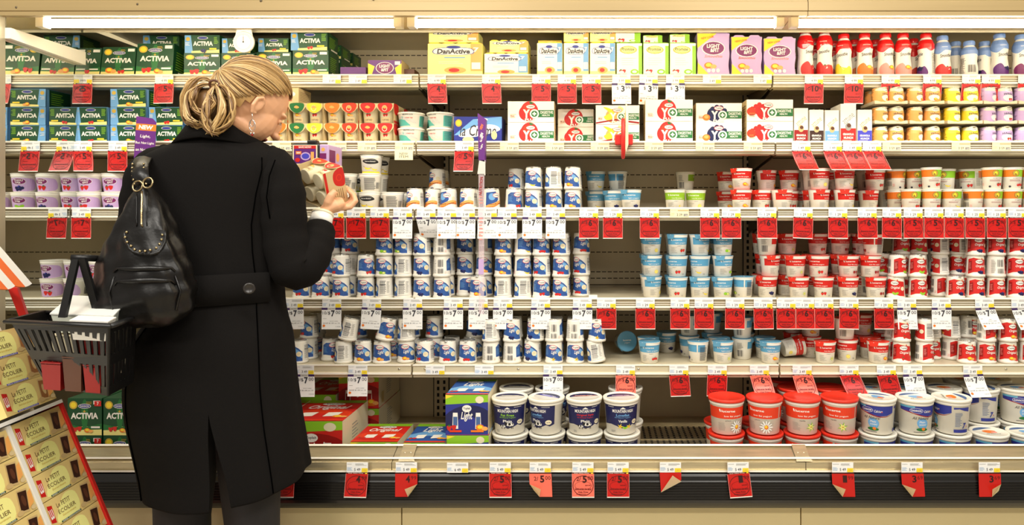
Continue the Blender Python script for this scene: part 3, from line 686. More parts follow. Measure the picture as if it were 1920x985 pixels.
case = empty('display_case', (0, 2.4, 0), label='long open refrigerated dairy case with five shelves and black bumper', cat='refrigerated case')
def cp(mb, name, **k):
    for i, v in enumerate(mb.v): mb.v[i] = Vector(v) - Vector((0, 2.4, 0))
    return mb.build(name, case, **k)
for i in range(3):
    x0, x1 = SEAM[i] + .002, SEAM[i+1] - .002
    b = MB(); b.box(x0, YW, .44, x1, YW + .03, 1.98, 'wallgrey')
    for py in (104, 128, 205, 233, 328, 352, 473, 510, 522, 591, 603.5):
        z = ZZ(py, YW); x = x0 + .05
        while x + .018 < x1 - .05:
            b.box(x, YW - .0006, z - .0016, x + .0165, YW + .001, z + .0016, 'slot'); x += .0224
    for py in (534, 297): b.box(x0, YW - .003, ZZ(py, YW) - .002, x1, YW, ZZ(py, YW) + .002, 'brk')
    cp(b, 'back_panel')
for X in (SEAM[1], SEAM[2]):
    b = MB(); b.box(X - .028, YW - .006, .47, X + .028, YW - .0005, 1.95, 'wallgrey')
    for s in (-1, 1): b.box(X + s*.03 - .0012, YW - .0065, .47, X + s*.03 + .0012, YW - .0002, 1.95, 'slot')
    z = .50
    while z < 1.93:
        for s in (-1, 1): b.box(X + s*.012 - .0045, YW - .0068, z, X + s*.012 + .0045, YW - .0055, z + .014, 'slot')
        z += .0252
    cp(b, 'slotted_standard')
# deck
b = MB(); b.box(XM + .004, 2.11, .466, 1.86, YW, .486, 'brushed'); b.box(XM + .004, 2.62, .486, 1.86, YW, .496, 'brushed')
x = .10
while x < .50:
    for j in range(22): b.box(x + .004, 2.17 + j*.02, .4858, x + .012, 2.182 + j*.02, .4866, 'slot')
    x += .0215
for yy in (2.145, 2.30, 2.45): b.box(.0, yy, .486, .6, yy + .003, .4885, 'brushed')
cp(b, 'deck')
b = MB()
L = lambda py, Y: (Y, ZZ(py, Y))
for i in range(3):
    x0, x1 = SEAM[i] * (1 if i else 1) + .001, SEAM[i+1] - .001
    if i == 1: x1 = SEAM[2] * 1.03
    if i == 2: x0 = SEAM[2] * 1.03 + .002
    prof = [(2.125, .486), L(833, 2.115), L(833, 2.105), L(836.5, 2.10), L(838, 2.105), L(857, 2.062), L(857.5, 2.055), L(861, 2.052), L(862, 2.058), L(867, 2.05), L(867.5, 2.045), L(882, 2.045), L(882.5, 2.038), L(886, 2.038), L(887, 2.05), (2.09, .51), (2.125, .47)]
    extr(b, prof, x0, x1, 'brushed')
extr(b, [L(833, 2.1045), L(836.5, 2.0995), (2.11, ZZ(833, 2.11))], XM + .003, 1.86, 'railwhite')
extr(b, [L(857.5, 2.0545), L(860.8, 2.0515), (2.06, ZZ(859, 2.06))], XM + .003, 1.86, 'railwhite')
extr(b, [L(882.5, 2.0375), L(886, 2.0375), (2.045, ZZ(884, 2.045))], XM + .003, 1.86, 'railwhite')
cp(b, 'front_lip')
for px in (765, 1500):
    b = MB(); X = XX(px, 2.08)
    b.add([(X-.02, 2.103, ZZ(834, 2.103)), (X+.022, 2.103, ZZ(834, 2.103)), (X+.022, 2.058, ZZ(857, 2.058)), (X-.02, 2.058, ZZ(857, 2.058)), (X-.02, 2.046, ZZ(866, 2.046)), (X+.03, 2.046, ZZ(866, 2.046)), (X+.03, 2.055, ZZ(857, 2.055))], [(3, 2, 1, 0), (4, 5, 2, 3)], 'brushed')
    for dx in (-.008, .01): b.ell((X+dx, 2.074, ZZ(850, 2.074)), (.003, .002, .003), 'chrome', nu=8, nv=6)
    cp(b, 'joint_cover', label='screwed metal joint cover on the lip')
b = MB()
bp = [(2.09, ZZ(885, 2.09)), (2.052, ZZ(887, 2.052)), (2.040, ZZ(889, 2.04)), (2.036, ZZ(894, 2.036)), (2.034, ZZ(902, 2.034))]
for k in range(7):
    py = 905 + k*5; bp += [(2.032, ZZ(py, 2.03)), (2.035, ZZ(py+2, 2.03)), (2.035, ZZ(py+3, 2.03)), (2.032, ZZ(py+4, 2.03))]
bp += [(2.034, ZZ(944, 2.034)), (2.042, ZZ(949, 2.042)), (2.05, ZZ(953, 2.05)), (2.10, ZZ(951, 2.10))]
extr(b, bp, XM - .02, 1.86, 'bumperblack')
cp(b, 'bumper')
for i, (x0, x1) in enumerate(((XM, -.60), (-.597, .622), (.625, 1.86))):
    b = MB(); b.box(x0, 2.09, .012, x1 - .001, 2.12, .43, 'kick'); cp(b, 'kick_panel')
b = MB(); b.box(XM, 2.12, 0.0, 1.86, YW + .02, .46, 'casemetal'); cp(b, 'base')
# canopy
zf = ZZ(29, 2.02)
b = MB()
cpf = [(2.02, zf)]
zz = zf
for k, (dz, dy) in enumerate(((.012, 0), (.002, -.003), (.026, 0), (.002, .003), (.004, 0), (.002, -.003), (.014, 0), (.003, .004), (.006, 0), (.002, -.003), (.05, .0), (.08, .02))):
    zz += dz; cpf.append((cpf[-1][0] + dy, zz))
cpf += [(2.30, zz + .01), (2.36, 1.945), (2.36, ZZ(56, 2.36)), (2.30, ZZ(54.5, 2.30)), (2.20, 1.93), (2.07, 1.93), (2.045, zf + .012), (2.04, zf)]
extr(b, cpf, XM - .03, .622, 'canopytan'); extr(b, cpf, .624, 1.86, 'canopytan')
for px, py in ((32, 14), (259, 8), (490, 2), (700, -2)):
    b.ell((XX(px, 2.02), 2.018, ZZ(py, 2.018)), (.004, .003, .004), 'brk', nu=8, nv=6)
cp(b, 'canopy')
b = MB(); extr(b, [(2.35, ZZ(56, 2.35)), (2.35, ZZ(61, 2.35)), (2.362, ZZ(61, 2.362)), (2.372, 1.955), (2.40, 1.958), (YW, 1.945), (YW, 1.99), (2.35, 1.99)], XM + .004, 1.86, 'casemetal'); cp(b, 'case_ceiling')
for i, (a, c) in enumerate(((75, 755), (767, 1468), (1482, 2150))):
    b = MB(); x0, x1 = XX(a, 2.10), XX(c, 2.10); zc = ZZ(44, 2.10)
    b.tube([(x0 + .02, 2.10, zc), (x1 - .02, 2.10, zc)], .0125, 'tube', 14)
    t = b.build('fluorescent_tube', label=f'glowing white fluorescent tube, {["leftmost", "middle", "rightmost"][i]} of three under the canopy', cat='lamp tube', group='fluorescent tubes under the canopy')
    for xx in (x0 - .002, x1 - .024):
        b = MB(); b.box(xx, 2.085, zc - .014, xx + .024, 2.115, 1.93, 'railwhite'); b.build('end_cap', t)
# mirror end panel
b = MB(); b.box(XM - .012, 2.04, .60, XM, YW, 1.94, MATS['mirror']); cp(b, 'mirror', label='mirrored left end panel')
b = MB(); b.box(XM - .016, 2.02, .42, XM + .003, 2.042, 1.95, 'steelframe')
Y0 = 2.036
b.add([(XM + .001, 2.04, ZZ(52, 2.04)), (XM + .001, 2.04, ZZ(72, 2.04)), (XM + .001, 2.34, ZZ(122, 2.34)), (XM + .001, 2.34, ZZ(98, 2.34)),
       (XM + .02, 2.04, ZZ(52, 2.04)), (XM + .02, 2.04, ZZ(72, 2.04)), (XM + .02, 2.34, ZZ(122, 2.34)), (XM + .02, 2.34, ZZ(98, 2.34))],
      [(0, 1, 2, 3), (7, 6, 5, 4), (0, 4, 5, 1), (1, 5, 6, 2), (2, 6, 7, 3), (3, 7, 4, 0)], 'railwhite')
cp(b, 'end_frame')

# ---------------------------------------------------------------- shelves
MODW = ['left', 'middle', 'right']
for k in (1, 2, 3, 4, 5):
    for i in range(3):
        x0, x1 = SEAM[i] + .003, SEAM[i+1] - .003
        Yk = YS[k]; zt = ZT[k]; pz = PZ[k]
        r = empty('shelf', ((x0+x1)/2, Yk, pz), label=f'{SHW[k]} of the case, {MODW[i]} section, cream metal with price rail'.replace('top shelf', 'top shelf'), cat='shelf', group='metal shelves of the case')
        off = Vector(((x0+x1)/2, Yk, pz))
        def cs(mb, name, **q):
            for j, v in enumerate(mb.v): mb.v[j] = Vector(v) - off
            return mb.build(name, r, **q)
        b = MB(); extr(b, [(Yk + .006, pz), (YW - .010, pz), (YW - .010, pz - .012), (Yk + .06, pz - .022), (Yk + .055, zt - .046), (Yk + .006, zt - .044)], x0, x1, 'casemetal'); cs(b, 'shelf_pan')
        b = MB()
        if k < 5:
            extr(b, [(Yk + .006, zt - .001), (Yk + .004, zt), (Yk, zt), (Yk - .003, zt - .002), (Yk - .003, zt - .0055), (Yk + .001, zt - .007), (Yk + .006, zt - .007)], x0, x1, 'railwhite')
            extr(b, [(Yk + .006, zt - .007), (Yk + .001, zt - .007), (Yk + .001, zt - .014), (Yk - .001, zt - .0145), (Yk - .001, zt - .0165), (Yk + .001, zt - .017), (Yk + .001, zt - .021), (Yk - .001, zt - .0215), (Yk - .001, zt - .0235), (Yk + .001, zt - .024), (Yk + .001, zt - .028), (Yk + .006, zt - .028)], x0, x1, 'railgroove')
            extr(b, [(Yk + .006, zt - .028), (Yk - .003, zt - .028), (Yk - .003, zt - .034), (Yk + .006, zt - .037)], x0, x1, 'railwhite')
            for zz in (.0155, .0225): extr(b, [(Yk - .0012, zt - zz + .001), (Yk - .0012, zt - zz - .001), (Yk, zt - zz)], x0, x1, 'railwhite')
        else:
            extr(b, [(Yk + .006, zt), (Yk - .002, zt), (Yk - .003, zt - .003), (Yk, zt - .006), (Yk, zt - .024), (Yk - .004, zt - .025), (Yk - .004, zt - .033), (Yk + .006, zt - .036)], x0, x1, 'casemetal')
            extr(b, [(Yk - .0045, zt - .025), (Yk - .0045, zt - .032), (Yk - .003, zt - .032), (Yk - .003, zt - .025)], x0, x1, 'railwhite')
            extr(b, [(Yk - .0035, zt + .0005), (Yk - .0035, zt - .0035), (Yk + .004, zt + .0005)], x0, x1, 'railwhite')
            for xx in (x0 + .04, x0 + .35, x0 + .75, x1 - .04): b.ell((xx, Yk - .001, zt - .015), (.004, .002, .004), 'chrome', nu=8, nv=6)
        cs(b, 'price_rail')
        for xx in (x0 + .004, x1 - .007):
            if xx < XM + .05: continue
            b = MB(); b.add([(xx, Yk + .03, zt - .036), (xx, YW - .004, pz - .01), (xx, YW - .004, pz - .09), (xx, YW - .06, pz - .075), (xx, Yk + .03, zt - .048),
                             (xx + .003, Yk + .03, zt - .036), (xx + .003, YW - .004, pz - .01), (xx + .003, YW - .004, pz - .09), (xx + .003, YW - .06, pz - .075), (xx + .003, Yk + .03, zt - .048)],
                            [(0, 1, 2, 3, 4), (9, 8, 7, 6, 5)] + [(a, (a+1) % 5, 5 + (a+1) % 5, 5 + a) for a in range(5)], 'brk'); cs(b, 'bracket')
# room
b = MB(); b.box(-5, -4, -.05, 5, 3.2, 0, mat('floortile', (190, 180, 158), .25, noise=.08, nscale=2)); b.build('floor', kind='structure', label='pale shop floor')
b = MB(); b.box(-5, 2.76, 0, 5, 2.86, 3.4, mat('wallpaint', (214, 200, 160), .7, noise=.03)); b.build('wall_back', kind='structure', label='cream wall behind the case')

# ---------------------------------------------------------------- price tags
TAGREC = []
def bend(curl, skew, L_, roll=0.0):
    def fn(x, y, off):
        t = max(0.0, -y) / L_
        yy = -curl * t * t * .001
        zdrop = y * .001 * (1 - .25 * min(1, (curl / L_) ** 2) * t) if y < 0 else y * .001
        c, s = math.cos(roll), math.sin(roll)
        X = (x + skew * t) * .001
        return Vector((X * c + zdrop * s, yy - off, -X * s + zdrop * c))
    return fn
def sheet(b, fn, x0, x1, y0, y1, m, n=8, cutc=None):
    vs = []; fs = []
    for j in range(n + 1):
        y = y1 + (y0 - y1) * j / n
        vs += [fn(x0, y, 0), fn(x1, y, 0)]
    for j in range(n): fs.append((2*j, 2*j+2, 2*j+3, 2*j+1))
    b.add(vs, fs, m, True)
def price_print(kind, price, pale=False):
    ink = 'ink' if kind == 'w' else 'tagink'
    o = []
    if kind == 'r':
        o += [RING(0, -38, 29, 31, MATS['tagink'], 28, .95), RING(0, -38, 24, 25, MATS['tagink'], 24, .5)]
        o += [R(-33, -2.8, 33, -.2, 'black'), T('Real Value Price', -4, -1.5, 44, 2, 'white', .02), R(24, -3.5, 30, 0, 'yellow')]
        o += [R(-33, -72, 33, -69.5, 'white'), R(-33, -70, -32, -3, 'pink'), R(32, -70, 33, -3, 'pink')]
        o += [T('SAVE', 14, -37, 16, 3, MATS['tagink'], .03), T('SAVE NOW ON SALE', 0, -48, 48, 5, MATS['tagink'], .04), T('Club Price', 0, -56, 30, 4, MATS['tagink'], .03), LINES(-20, -64, 20, -60, 1, MATS['tagink'])]
    else:
        o += [R(-33, -7, 33, 0, 'purpled'), R(-13, -7, 13, 0, 'lgrey'), T('Super Price', 0, -3.5, 20, 3, 'ink', .02)]
        o += [LINES(-28, -38, -16, -35, 1, 'grey'), T('WITH CARD', 8, -45, 28, 2.4, 'ink'), T('SAVE $1.00 on 10', 0, -52, 56, 4.4, 'ink'), E(-25, -60, 4.4, 4, 'orange'), T('5-24-06', 22, -63, 16, 2.6, 'ink')]
    ik = MATS['ink'] if kind == 'w' else mat('pricered', (52, 4, 6), .5)
    a, m_, c = price
    if a: o += [T(a, -17 if len(a) > 2 else -13, -18, 7*len(a)*.92, 12, ik if kind == 'w' else MATS['tagink'], .0)]
    o += [T(m_, 5, -19, 10.5*len(m_)+2, 21, ik, .03), T(c, 22, -15.5, 16, 11, ik if kind == 'w' else MATS['tagink'], .0)]
    return o
mat('purpled', (62, 40, 92), .5); mat('ink', PAL['ink'], .5)
def lab_print(cream=False, yel=True, price='3 49'):
    o = [T('USDA ORGANIC', -20, 24, 20, 2, 'grey')] if cream else [LINES(-30, 23, -10, 26, 2, 'grey', .3), LINES(-6, 20, 30, 27, 3, 'grey', .35)]
    o += [LINES(-30, 5, -14, 16, 4, 'lblue' if not cream else 'card', .25), T(price, 0, 9, 18, 8, 'ink', .0)]
    o += [R(13, 1, 31, 13, 'yellow') if yel else R(14, 4, 28, 12, 'grey'), T('.29', 22, 6.5, 9, 4.5, 'gold' if yel else 'white')]
    if cream: o += [R(-6, 22, 30, 25, 'tan')]
    return o
def price_tag(px, shelf, kind, price=None, tilt=0.0, curl=4, skew=0, fold=None, pale=False, cream=False, lp='3 49', extra=None):
    Y = {6: 2.0275}.get(shelf, YS.get(shelf, 2.3) - .0055)
    zt = {6: ZZ(868, 2.0275)}.get(shelf, ZT.get(shelf, 0) - .004)
    lh = {6: 30, 5: 30}.get(shelf, 30)
    if shelf == 5: zt = ZT[5] - .002; Y = YS[5] - .006
    z0 = zt - lh * .001 * (1 if kind else 1)
    x = XX(px, Y)
    nolab = False
    b = MB(); fl = frontfn(0, 0, 0)
    b.box(-.0315, 0, 0, .0315, .0008, lh*.001, MATS['creamlabel'] if cream else MATS['paper'])
    place_print(b, lab_print(cream, not cream, lp), fl, lay=.00006, base=.0002)
    if not kind:
        o = b.build('shelf_label', loc=(x, Y, z0), rot=(0, math.radians(tilt)*.3, 0)); TAGREC.append((o, shelf, 'c' if cream else 'l', lp, x)); return o
    d = MB(); fn = bend(0 if fold else curl, skew, 72, 0)
    base = MATS['paper'] if kind == 'w' else MATS['tagpale' if pale else 'tagred']  # pale tags take a paler, glossier red
    pr = price_print(kind, price)
    if fold is None:
        sheet(d, fn, -33, 33, -72, 0, base)
        flat = sum([q if isinstance(q, list) else [q] for q in pr], [])
        place_print(d, flat, fn, lay=.00006, base=.0004)
    elif fold == 'up':     # folded up across the corner, cream back showing
        d.add([fn(-32, 0, 0), fn(32, 0, 0), fn(32, -22, 0), fn(-28, -58, 0)], [(0, 3, 2, 1)], base)
        d.add([fn(-29, -58, .003), fn(32, -24, .006), fn(5, -4, .012)], [(0, 1, 2), (2, 1, 0)], MATS['creamlabel'])
    else:
        s = 1 if fold == 'r' else -1
        pts = [(-33*s, 0), (33*s, 0), (33*s, -34), (5*s, -72), (-33*s, -72)]
        if s < 0: pts = pts[::-1]
        v, f_, _ = PG(pts, base); d.add([fn(q[0], q[1], 0) for q in v], f_, base)
        f2 = [(33*s, -34), (5*s, -72), (-2*s, -50)]
        d.add([fn(33*s, -34, .0005), fn(5*s, -72, .0005), fn(-1*s, -44, .014), fn(18*s, -50, .012)], [(0, 1, 2), (2, 1, 0), (0, 3, 1), (1, 3, 0)], MATS['creamlabel'])
        flat = sum([q if isinstance(q, list) else [q] for q in (pr[-3:] if price[0] else pr[-2:])], [])
        place_print(d, flat, fn, lay=.00006, base=.0005)
        place_print(d, [R(-33, -2.8, 33, -.2, 'black')], fn, base=.0005)
    o = d.build('price_tag', loc=(x, Y - .0016, z0 + .001), rot=(0, math.radians(tilt), 0))
    l = b.build('shelf_label', o); l.location = (0, .0012, 0.0); l.rotation_euler = (0, -math.radians(tilt)*.8, 0)
    TAGREC.append((o, shelf, kind, ''.join(price), x, pale, fold, tilt, curl))
    return o
p4, p5x, p10, p399 = ('', '4', '99'), ('2/', '5', '00'), ('10/', '10', '00'), ('$', '3', '99')
t7, t6, t5 = ('10/$', '7', '00'), ('10/$', '6', '00'), ('5/$', '5', '00')
# top shelf
for px, pr, k, tl, cu, sk in ((156, p5x, 'r', 0, 4, 0), (308, p5x, 'r', -1, 10, 2), (819, p4, 'r', 0, 5, 5), (921, p4, 'r', 0, 5, 4), (1015, p5x, 'r', 0, 4, 0), (1063, p5x, 'r', 0, 4, 1), (1109, p5x, 'r', 0, 4, 1),
                              (1165, p399, 'w', 0, 3, 1), (1216, p399, 'w', 3, -14, 3), (1266, p399, 'w', 0, 3, 0), (1526, p10, 'r', 0, 4, -3), (1601, p10, 'r', 0, 4, -4), (1670, p10, 'r', 1, 4, -6), (1748, p10, 'r', 1, 4, -7), (1821, p10, 'r', 1, 4, -8), (1858, p10, 'r', 1, 6, -10), (1926, p10, 'r', 1, 6, -8)):
    price_tag(px, 1, k, pr, tilt=tl, curl=cu, skew=sk, lp='4 99' if k == 'r' else '3 99')
for px in (622, 671, 755, 1335, 1430): price_tag(px, 1, None, cream=False, lp='3 49')
# second shelf
for px, sk, cu in ((155, 14, 14), (221, 3, 5), (871, -3, 8)): price_tag(px, 2, 'r', t5 if px < 800 else p5x, curl=cu, skew=sk)
for px in (1502, 1561, 1598, 1635): price_tag(px, 2, 'r', t6, curl=34, skew=18, lp='1 49')
for px in (632, 688, 758, 955, 1040, 1125, 1226, 1322, 1412, 1672, 1802, 1878, 528): price_tag(px, 2, None, cream=True, lp='3 59')
# third shelf
for px in (153, 627, 668, 712): price_tag(px, 3, 'r', t7, curl=3, skew=2)
for px, sk in ((755, 0), (799, 10), (838, 1), (873, 0), (914, 0), (951, 0), (998, 0), (1042, 0)): price_tag(px, 3, 'w', t7, curl=3 if px != 799 else -26, skew=sk, tilt=0)
for px, tl in ((1104, 0), (1149, 0), (1218, 0), (1331, 0), (1371, 0), (1438, 0), (1506, 2.5), (1571, .8), (1626, 0), (1672, 1.5), (1712, 0)): price_tag(px, 3, 'r', t6 if px < 1700 else t5, tilt=tl, curl=3, skew=0, lp='1 29')
for px in (1751, 1789, 1828, 1868, 1908): price_tag(px, 3, 'r', t5, tilt=.8, curl=4, skew=-1, lp='1 25')
price_tag(1274, 3, None, cream=True, lp='2 29')
# fourth shelf
for px, tl in ((551, -2), (622, 0), (697, 3), (774, 0), (850, 0), (897, 0), (943, 0), (1014, 0), (1092, 0)): price_tag(px, 4, 'w', t7, tilt=tl, curl=2)
for px, tl in ((1137, 0), (1210, 0), (1275, 0), (1320, 0), (1378, 1), (1431, -1), (1474, 0), (1509, 0), (1545, 0), (1592, 1.5), (1657, 0)): price_tag(px, 4, 'r', t6, tilt=tl, curl=3, lp='1 29')
for px, tl, cu, sk in ((1700, 0, 3, 3), (1765, 0, 3, 0), (1846, -3, 18, 18), (1914, -3, 18, 18)): price_tag(px, 4, 'w', t7, tilt=tl, curl=cu, skew=sk)
# fifth shelf
for px, k, pr, tl, cu, sk, pale in ((571, 'w', t7, 0, 12, 6, False), (671, 'w', t7, 0, 3, 0, False), (1037, 'w', t7, 0, 4, 0, False), (1173, 'r', t6, 0, 16, 0, True), (1273, 'r', t6, -2, 5, 3, False), (1345, 'r', t6, 1, 3, -2, False),
                                    (1424, 'r', t6, -2, 26, 14, True), (1504, 'r', t6, -2, 26, 14, True), (1592, 'r', t6, -3, 40, 16, False), (1662, 'r', t6, -4, 14, 10, False), (1711, 'w', t7, -2, 8, 9, False), (1824, 'w', t7, -3, 24, 12, False)):
    price_tag(px, 5, k, pr, tilt=tl, curl=cu, skew=sk, pale=pale)
for px in (816, 908): price_tag(px, 5, None)
# bottom rail
for px, pr, fold, pale, tl, sk in ((532, p4, None, False, 0, 0), (670, p4, None, False, 1, -3), (762, p4, 'r', False, 0, 0), (938, p5x, None, False, 0, 2), (1013, p5x, 'l', True, 0, 3), (1093, p5x, None, True, 0, 1), (1159, p5x, None, False, 0, 0), (1257, ('', '1', '99'), 'up', False, 0, 0),
                         (1384, ('', '1', '99'), None, False, -4, 3), (1580, ('', '1', '99'), 'l', False, 0, 4), (1710, ('', '3', '69'), 'l', False, -1, 4), (1855, ('', '3', '69'), 'r', False, 0, 2)):
    price_tag(px, 6, 'r', pr, tilt=tl, curl=6, skew=sk, fold=fold, pale=pale, lp='5 49')
price_tag(858, 6, None, lp='6 49')
g = {}
for r_ in TAGREC: g.setdefault((r_[1], r_[2]), []).append(r_)
KW = {'r': 'red', 'w': 'white', 'c': 'cream', 'l': 'white'}
for (sh, k), rs in g.items():
    rs.sort(key=lambda q: q[4])
    for i, q in enumerate(rs):
        o = q[0]; pos = (ordw(i+1) + ' from left') if i < len(rs)-1 or len(rs) == 1 else 'rightmost'
        if len(rs) == 1: pos = 'the only one'
        place = (SHW[sh] + ' rail') if sh < 6 else 'bottom rail'
        if k in 'rw':
            ex = ''
            if len(q) > 5:
                if q[6] == 'up': ex = ' folded over,'
                elif q[6]: ex = ' with folded corner,'
                elif q[5]: ex = ' pale,'
                elif abs(q[7]) > 1.4 or q[8] > 12: ex = ' curling outward,' if q[8] > 12 else ' tilted,'
            tag(o, f'{KW[k]} hanging price tag{ex} {pos} among {KW[k]} tags, {place}'.replace('  ', ' '), 'price tag', f'{KW[k]} price tags on the {place}')
        else:
            tag(o, f'small {KW[k]} shelf label, {pos} of the {KW[k]} labels on the {place}', 'shelf label', f'{KW[k]} labels on the {place}')
# ================================================================ products on the shelves
def base_y(kind, shelf, d):
    prof = CUPS[kind][0]; r = max(q[0] for q in prof) * .001 + .002
    return YS[shelf] + .010 + r + d * (2 * r + .003)
def col(shelf, d, px, codes, behind=0, b2=None, tilts=None):
    codes = codes.split('/')
    kind = codes[0][0]; y = base_y(kind, shelf, d); x = XX(px, y); pitch = CUPS[kind][2] * .001
    for row in range(0, behind + 1):
        yy = y + row * (2 * max(q[0] for q in CUPS[kind][0]) * .001 + .004)
        for t, c in enumerate(codes):
            dx = 0
            if '@' in c: c, dx = c.split('@'); dx = float(dx) * .0018
            k2 = c[0]; xx = x + dx + random.uniform(-.0006, .0006)
            tl = (tilts or {}).get(t, (0, 0)) if row == 0 else (0, 0)
            z = PZ[shelf] + t * pitch + (abs(tl[0]) + abs(tl[1])) * .026
            if row > 0: c = c[:2] + random.choice('00rlbn')
            if row > 0: stuff_cup(c, xx, yy, z + .0002)
            else: put_cup(c, xx, yy, z + .0002, shelf, t, int(round(d)) + row, tilt=tl)
# ---- third shelf
for px, c in ((170, 'Is0/Is0'), (216, 'Ib0/Is0'), (262, 'Il0/Ib0')): col(3, 0, px, c, 0 if px == 216 else 1)
col(3, 0, 308, 'Is0', 0)
for d, px, c, n in ((0, 650, 'Fkr/Fkn', 1), (0, 694, 'Fy0/Fyn/Fy0@3', 1), (0, 737, 'Fsn', 1), (1, 615, 'Fkn/Fb0/Fb0', 0)): col(3, d, px, c, n)
for px, c, d, n in ((778, 'Tor', 0, 0), (812, 'Tbr', .5, 0), (841, 'To0', 0, 0), (878, 'Tgr', 0, 1), (922, 'Tol', 0, 0), (963, 'Lsl', 0, 1)): col(3, d, px, c, n)
col(3, 1.5, 820, 'Tb0/Tbr', 1)
for px, c, n in ((1000, 'Lyr/Ly0', 1), (1038, 'Lo0/Lon', 2), (1074, 'Lo0/Lor', 3)): col(3, 0, px, c, n)
col(3, 1.3, 968, 'Ls0/Lsr', 0)
for d, px, c, n in ((0, 1183, 'Bb0', 0), (1.2, 1150, 'Bb0', 0), (2.2, 1117, 'By0/By0', 0), (2.2, 1158, 'Bb0/Bbn', 0), (0, 1265, 'Gp0', 0), (.6, 1304, 'Gk0', 0), (2.6, 1285, 'Gpn/Gkb', 0)): col(3, d, px, c, n)
for d, px, c, n in ((0, 1390, 'Ro0/Ro0', 0), (1.4, 1437, 'Rsn/Rol', 0), (.4, 1428, 'Rs0', 0), (0, 1466, 'Rsl', 0), (1.4, 1479, 'Rs0/Ro0', 0), (2.6, 1362, 'Ro0/Ro0', 0), (0, 1536, 'Rkl/Rk0', 1), (2.2, 1500, 'Ro0/Rob', 0), (0, 1583, 'Ryl/Ry0', 1), (1.0, 1628, 'Rsl/Rs0@12', 1)): col(3, d, px, c, n)
for d, px, c, n in ((1.2, 1680, 'Us0/Usl', 1), (0, 1708, 'Us0', 0), (1.1, 1716, 'Us0/Us0', 0), (0, 1746, 'Us0/Us0', 0), (0, 1784, 'Uy0', 0), (1.05, 1773, 'Uyl/Uyr', 0), (0, 1825, 'Usl', 0), (1.2, 1815, 'Usb/Usr', 1), (0, 1860, 'Us0/Us0', 1), (0, 1897, 'Urs', 0) if 0 else (0, 1897, 'Us0/Uc0', 1), (0, 1934, 'Us0/Us0', 0)): col(3, d, px, c, n)
# ---- fourth shelf
for d, px, c, n in ((.4, 146, 'Is0', 0), (.4, 192, 'Ibl/Is0', 0), (1.6, 130, 'Is0/Ib0', 0), (1.6, 172, 'Ib0/Is0', 0), (.4, 236, 'Is0/Ib0', 0)): col(4, d, px, c, n)
for d, px, c, n in ((0, 566, 'Io0' if 0 else 'Ls0', 0), (0, 602, 'Ls0', 0), (0, 640, 'Ls0/Lsr', 0), (1, 622, 'Lsr/Lsr/Lsb', 1), (1.05, 657, 'Lcr/Lsn/Ls0', 0), (0, 686, 'Ls0/Lsl', 0), (0, 721, 'Lgn/Lg0/Lg0', 1), (0, 756, 'Lgn/Lgn/Lgr', 0),
                    (0, 791, 'Lb0/Lb0/Lbr', 1), (0, 829, 'Lb0/Lbb/Lbb', 1), (1, 872, 'Lbl/Lb0/Lb0', 1), (0, 897, 'Lo0', 0), (.95, 908, 'Lb0/Lo0/Lbb', 0), (0, 943, 'Lon/Lo0/Lo0', 1), (0, 980, 'Lyn/Lyl/Lyl', 1), (0, 1015, 'Ls0/Lsr/Lc0', 1), (0, 1052, 'Lcr/Lc0/Lcr', 2), (.9, 1090, 'Lcr/Lcr/Lc0', 1)): col(4, d, px, c, n)
for d, px, c, n in ((.3, 1222, 'Bkl/Bk0/Bk0', 1), (0, 1270, 'Bsr/Bsr/Bs0', 1), (0, 1312, 'By0/Byr/Byl', 0), (0, 1355, 'Bg0/Bgl/Bg0', 1), (.2, 1393, 'Bgn', 0)): col(4, d, px, c, n)
for d, px, c, n in ((.3, 1438, 'Rb0/Rbl@6/Rbb', 1), (0, 1497, 'Rw0/Rw0@-6', 1), (.4, 1478, 'Rwb', 0) if 0 else (1.05, 1475, 'Rw0/Rw0/Rw0', 0), (0, 1543, 'Rsr/Rsr@-8', 1), (1.05, 1533, 'Rs0/Rs0/Rs0', 0), (0, 1590, 'Rb0/Rr0', 0), (1.05, 1575, 'Rr0/Rb0/Rr0', 1), (0, 1641, 'Rr0/Rr0@-10/Rrn@-4', 1), (1.1, 1615, 'Rr0/Rr0/Rrn', 0)): col(4, d, px, c, n)
for d, px, c, n in ((0, 1679, 'Olr/Oll@3', 0), (1.0, 1653, 'Olb/Olr', 0), (1, 1689, 'Olr/Ol0/Ol0', 0), (0, 1720, 'Ol0/Ol0', 0), (1, 1722, 'Ol0/Olr/Olr', 0), (.9, 1762, 'Obl/Obn/Obn', 1), (0, 1791, 'Ob0', 0), (1, 1797, 'Ob0/Obr/Obn', 0), (0, 1829, 'Ob0/Ob0/Ob0', 1), (0, 1867, 'Ob0/Obb/Ob0', 1), (0, 1905, 'Ob0/Ob0/Ob0', 1), (0, 1943, 'Obl/Ob0/Ob0', 0)): col(4, d, px, c, n)
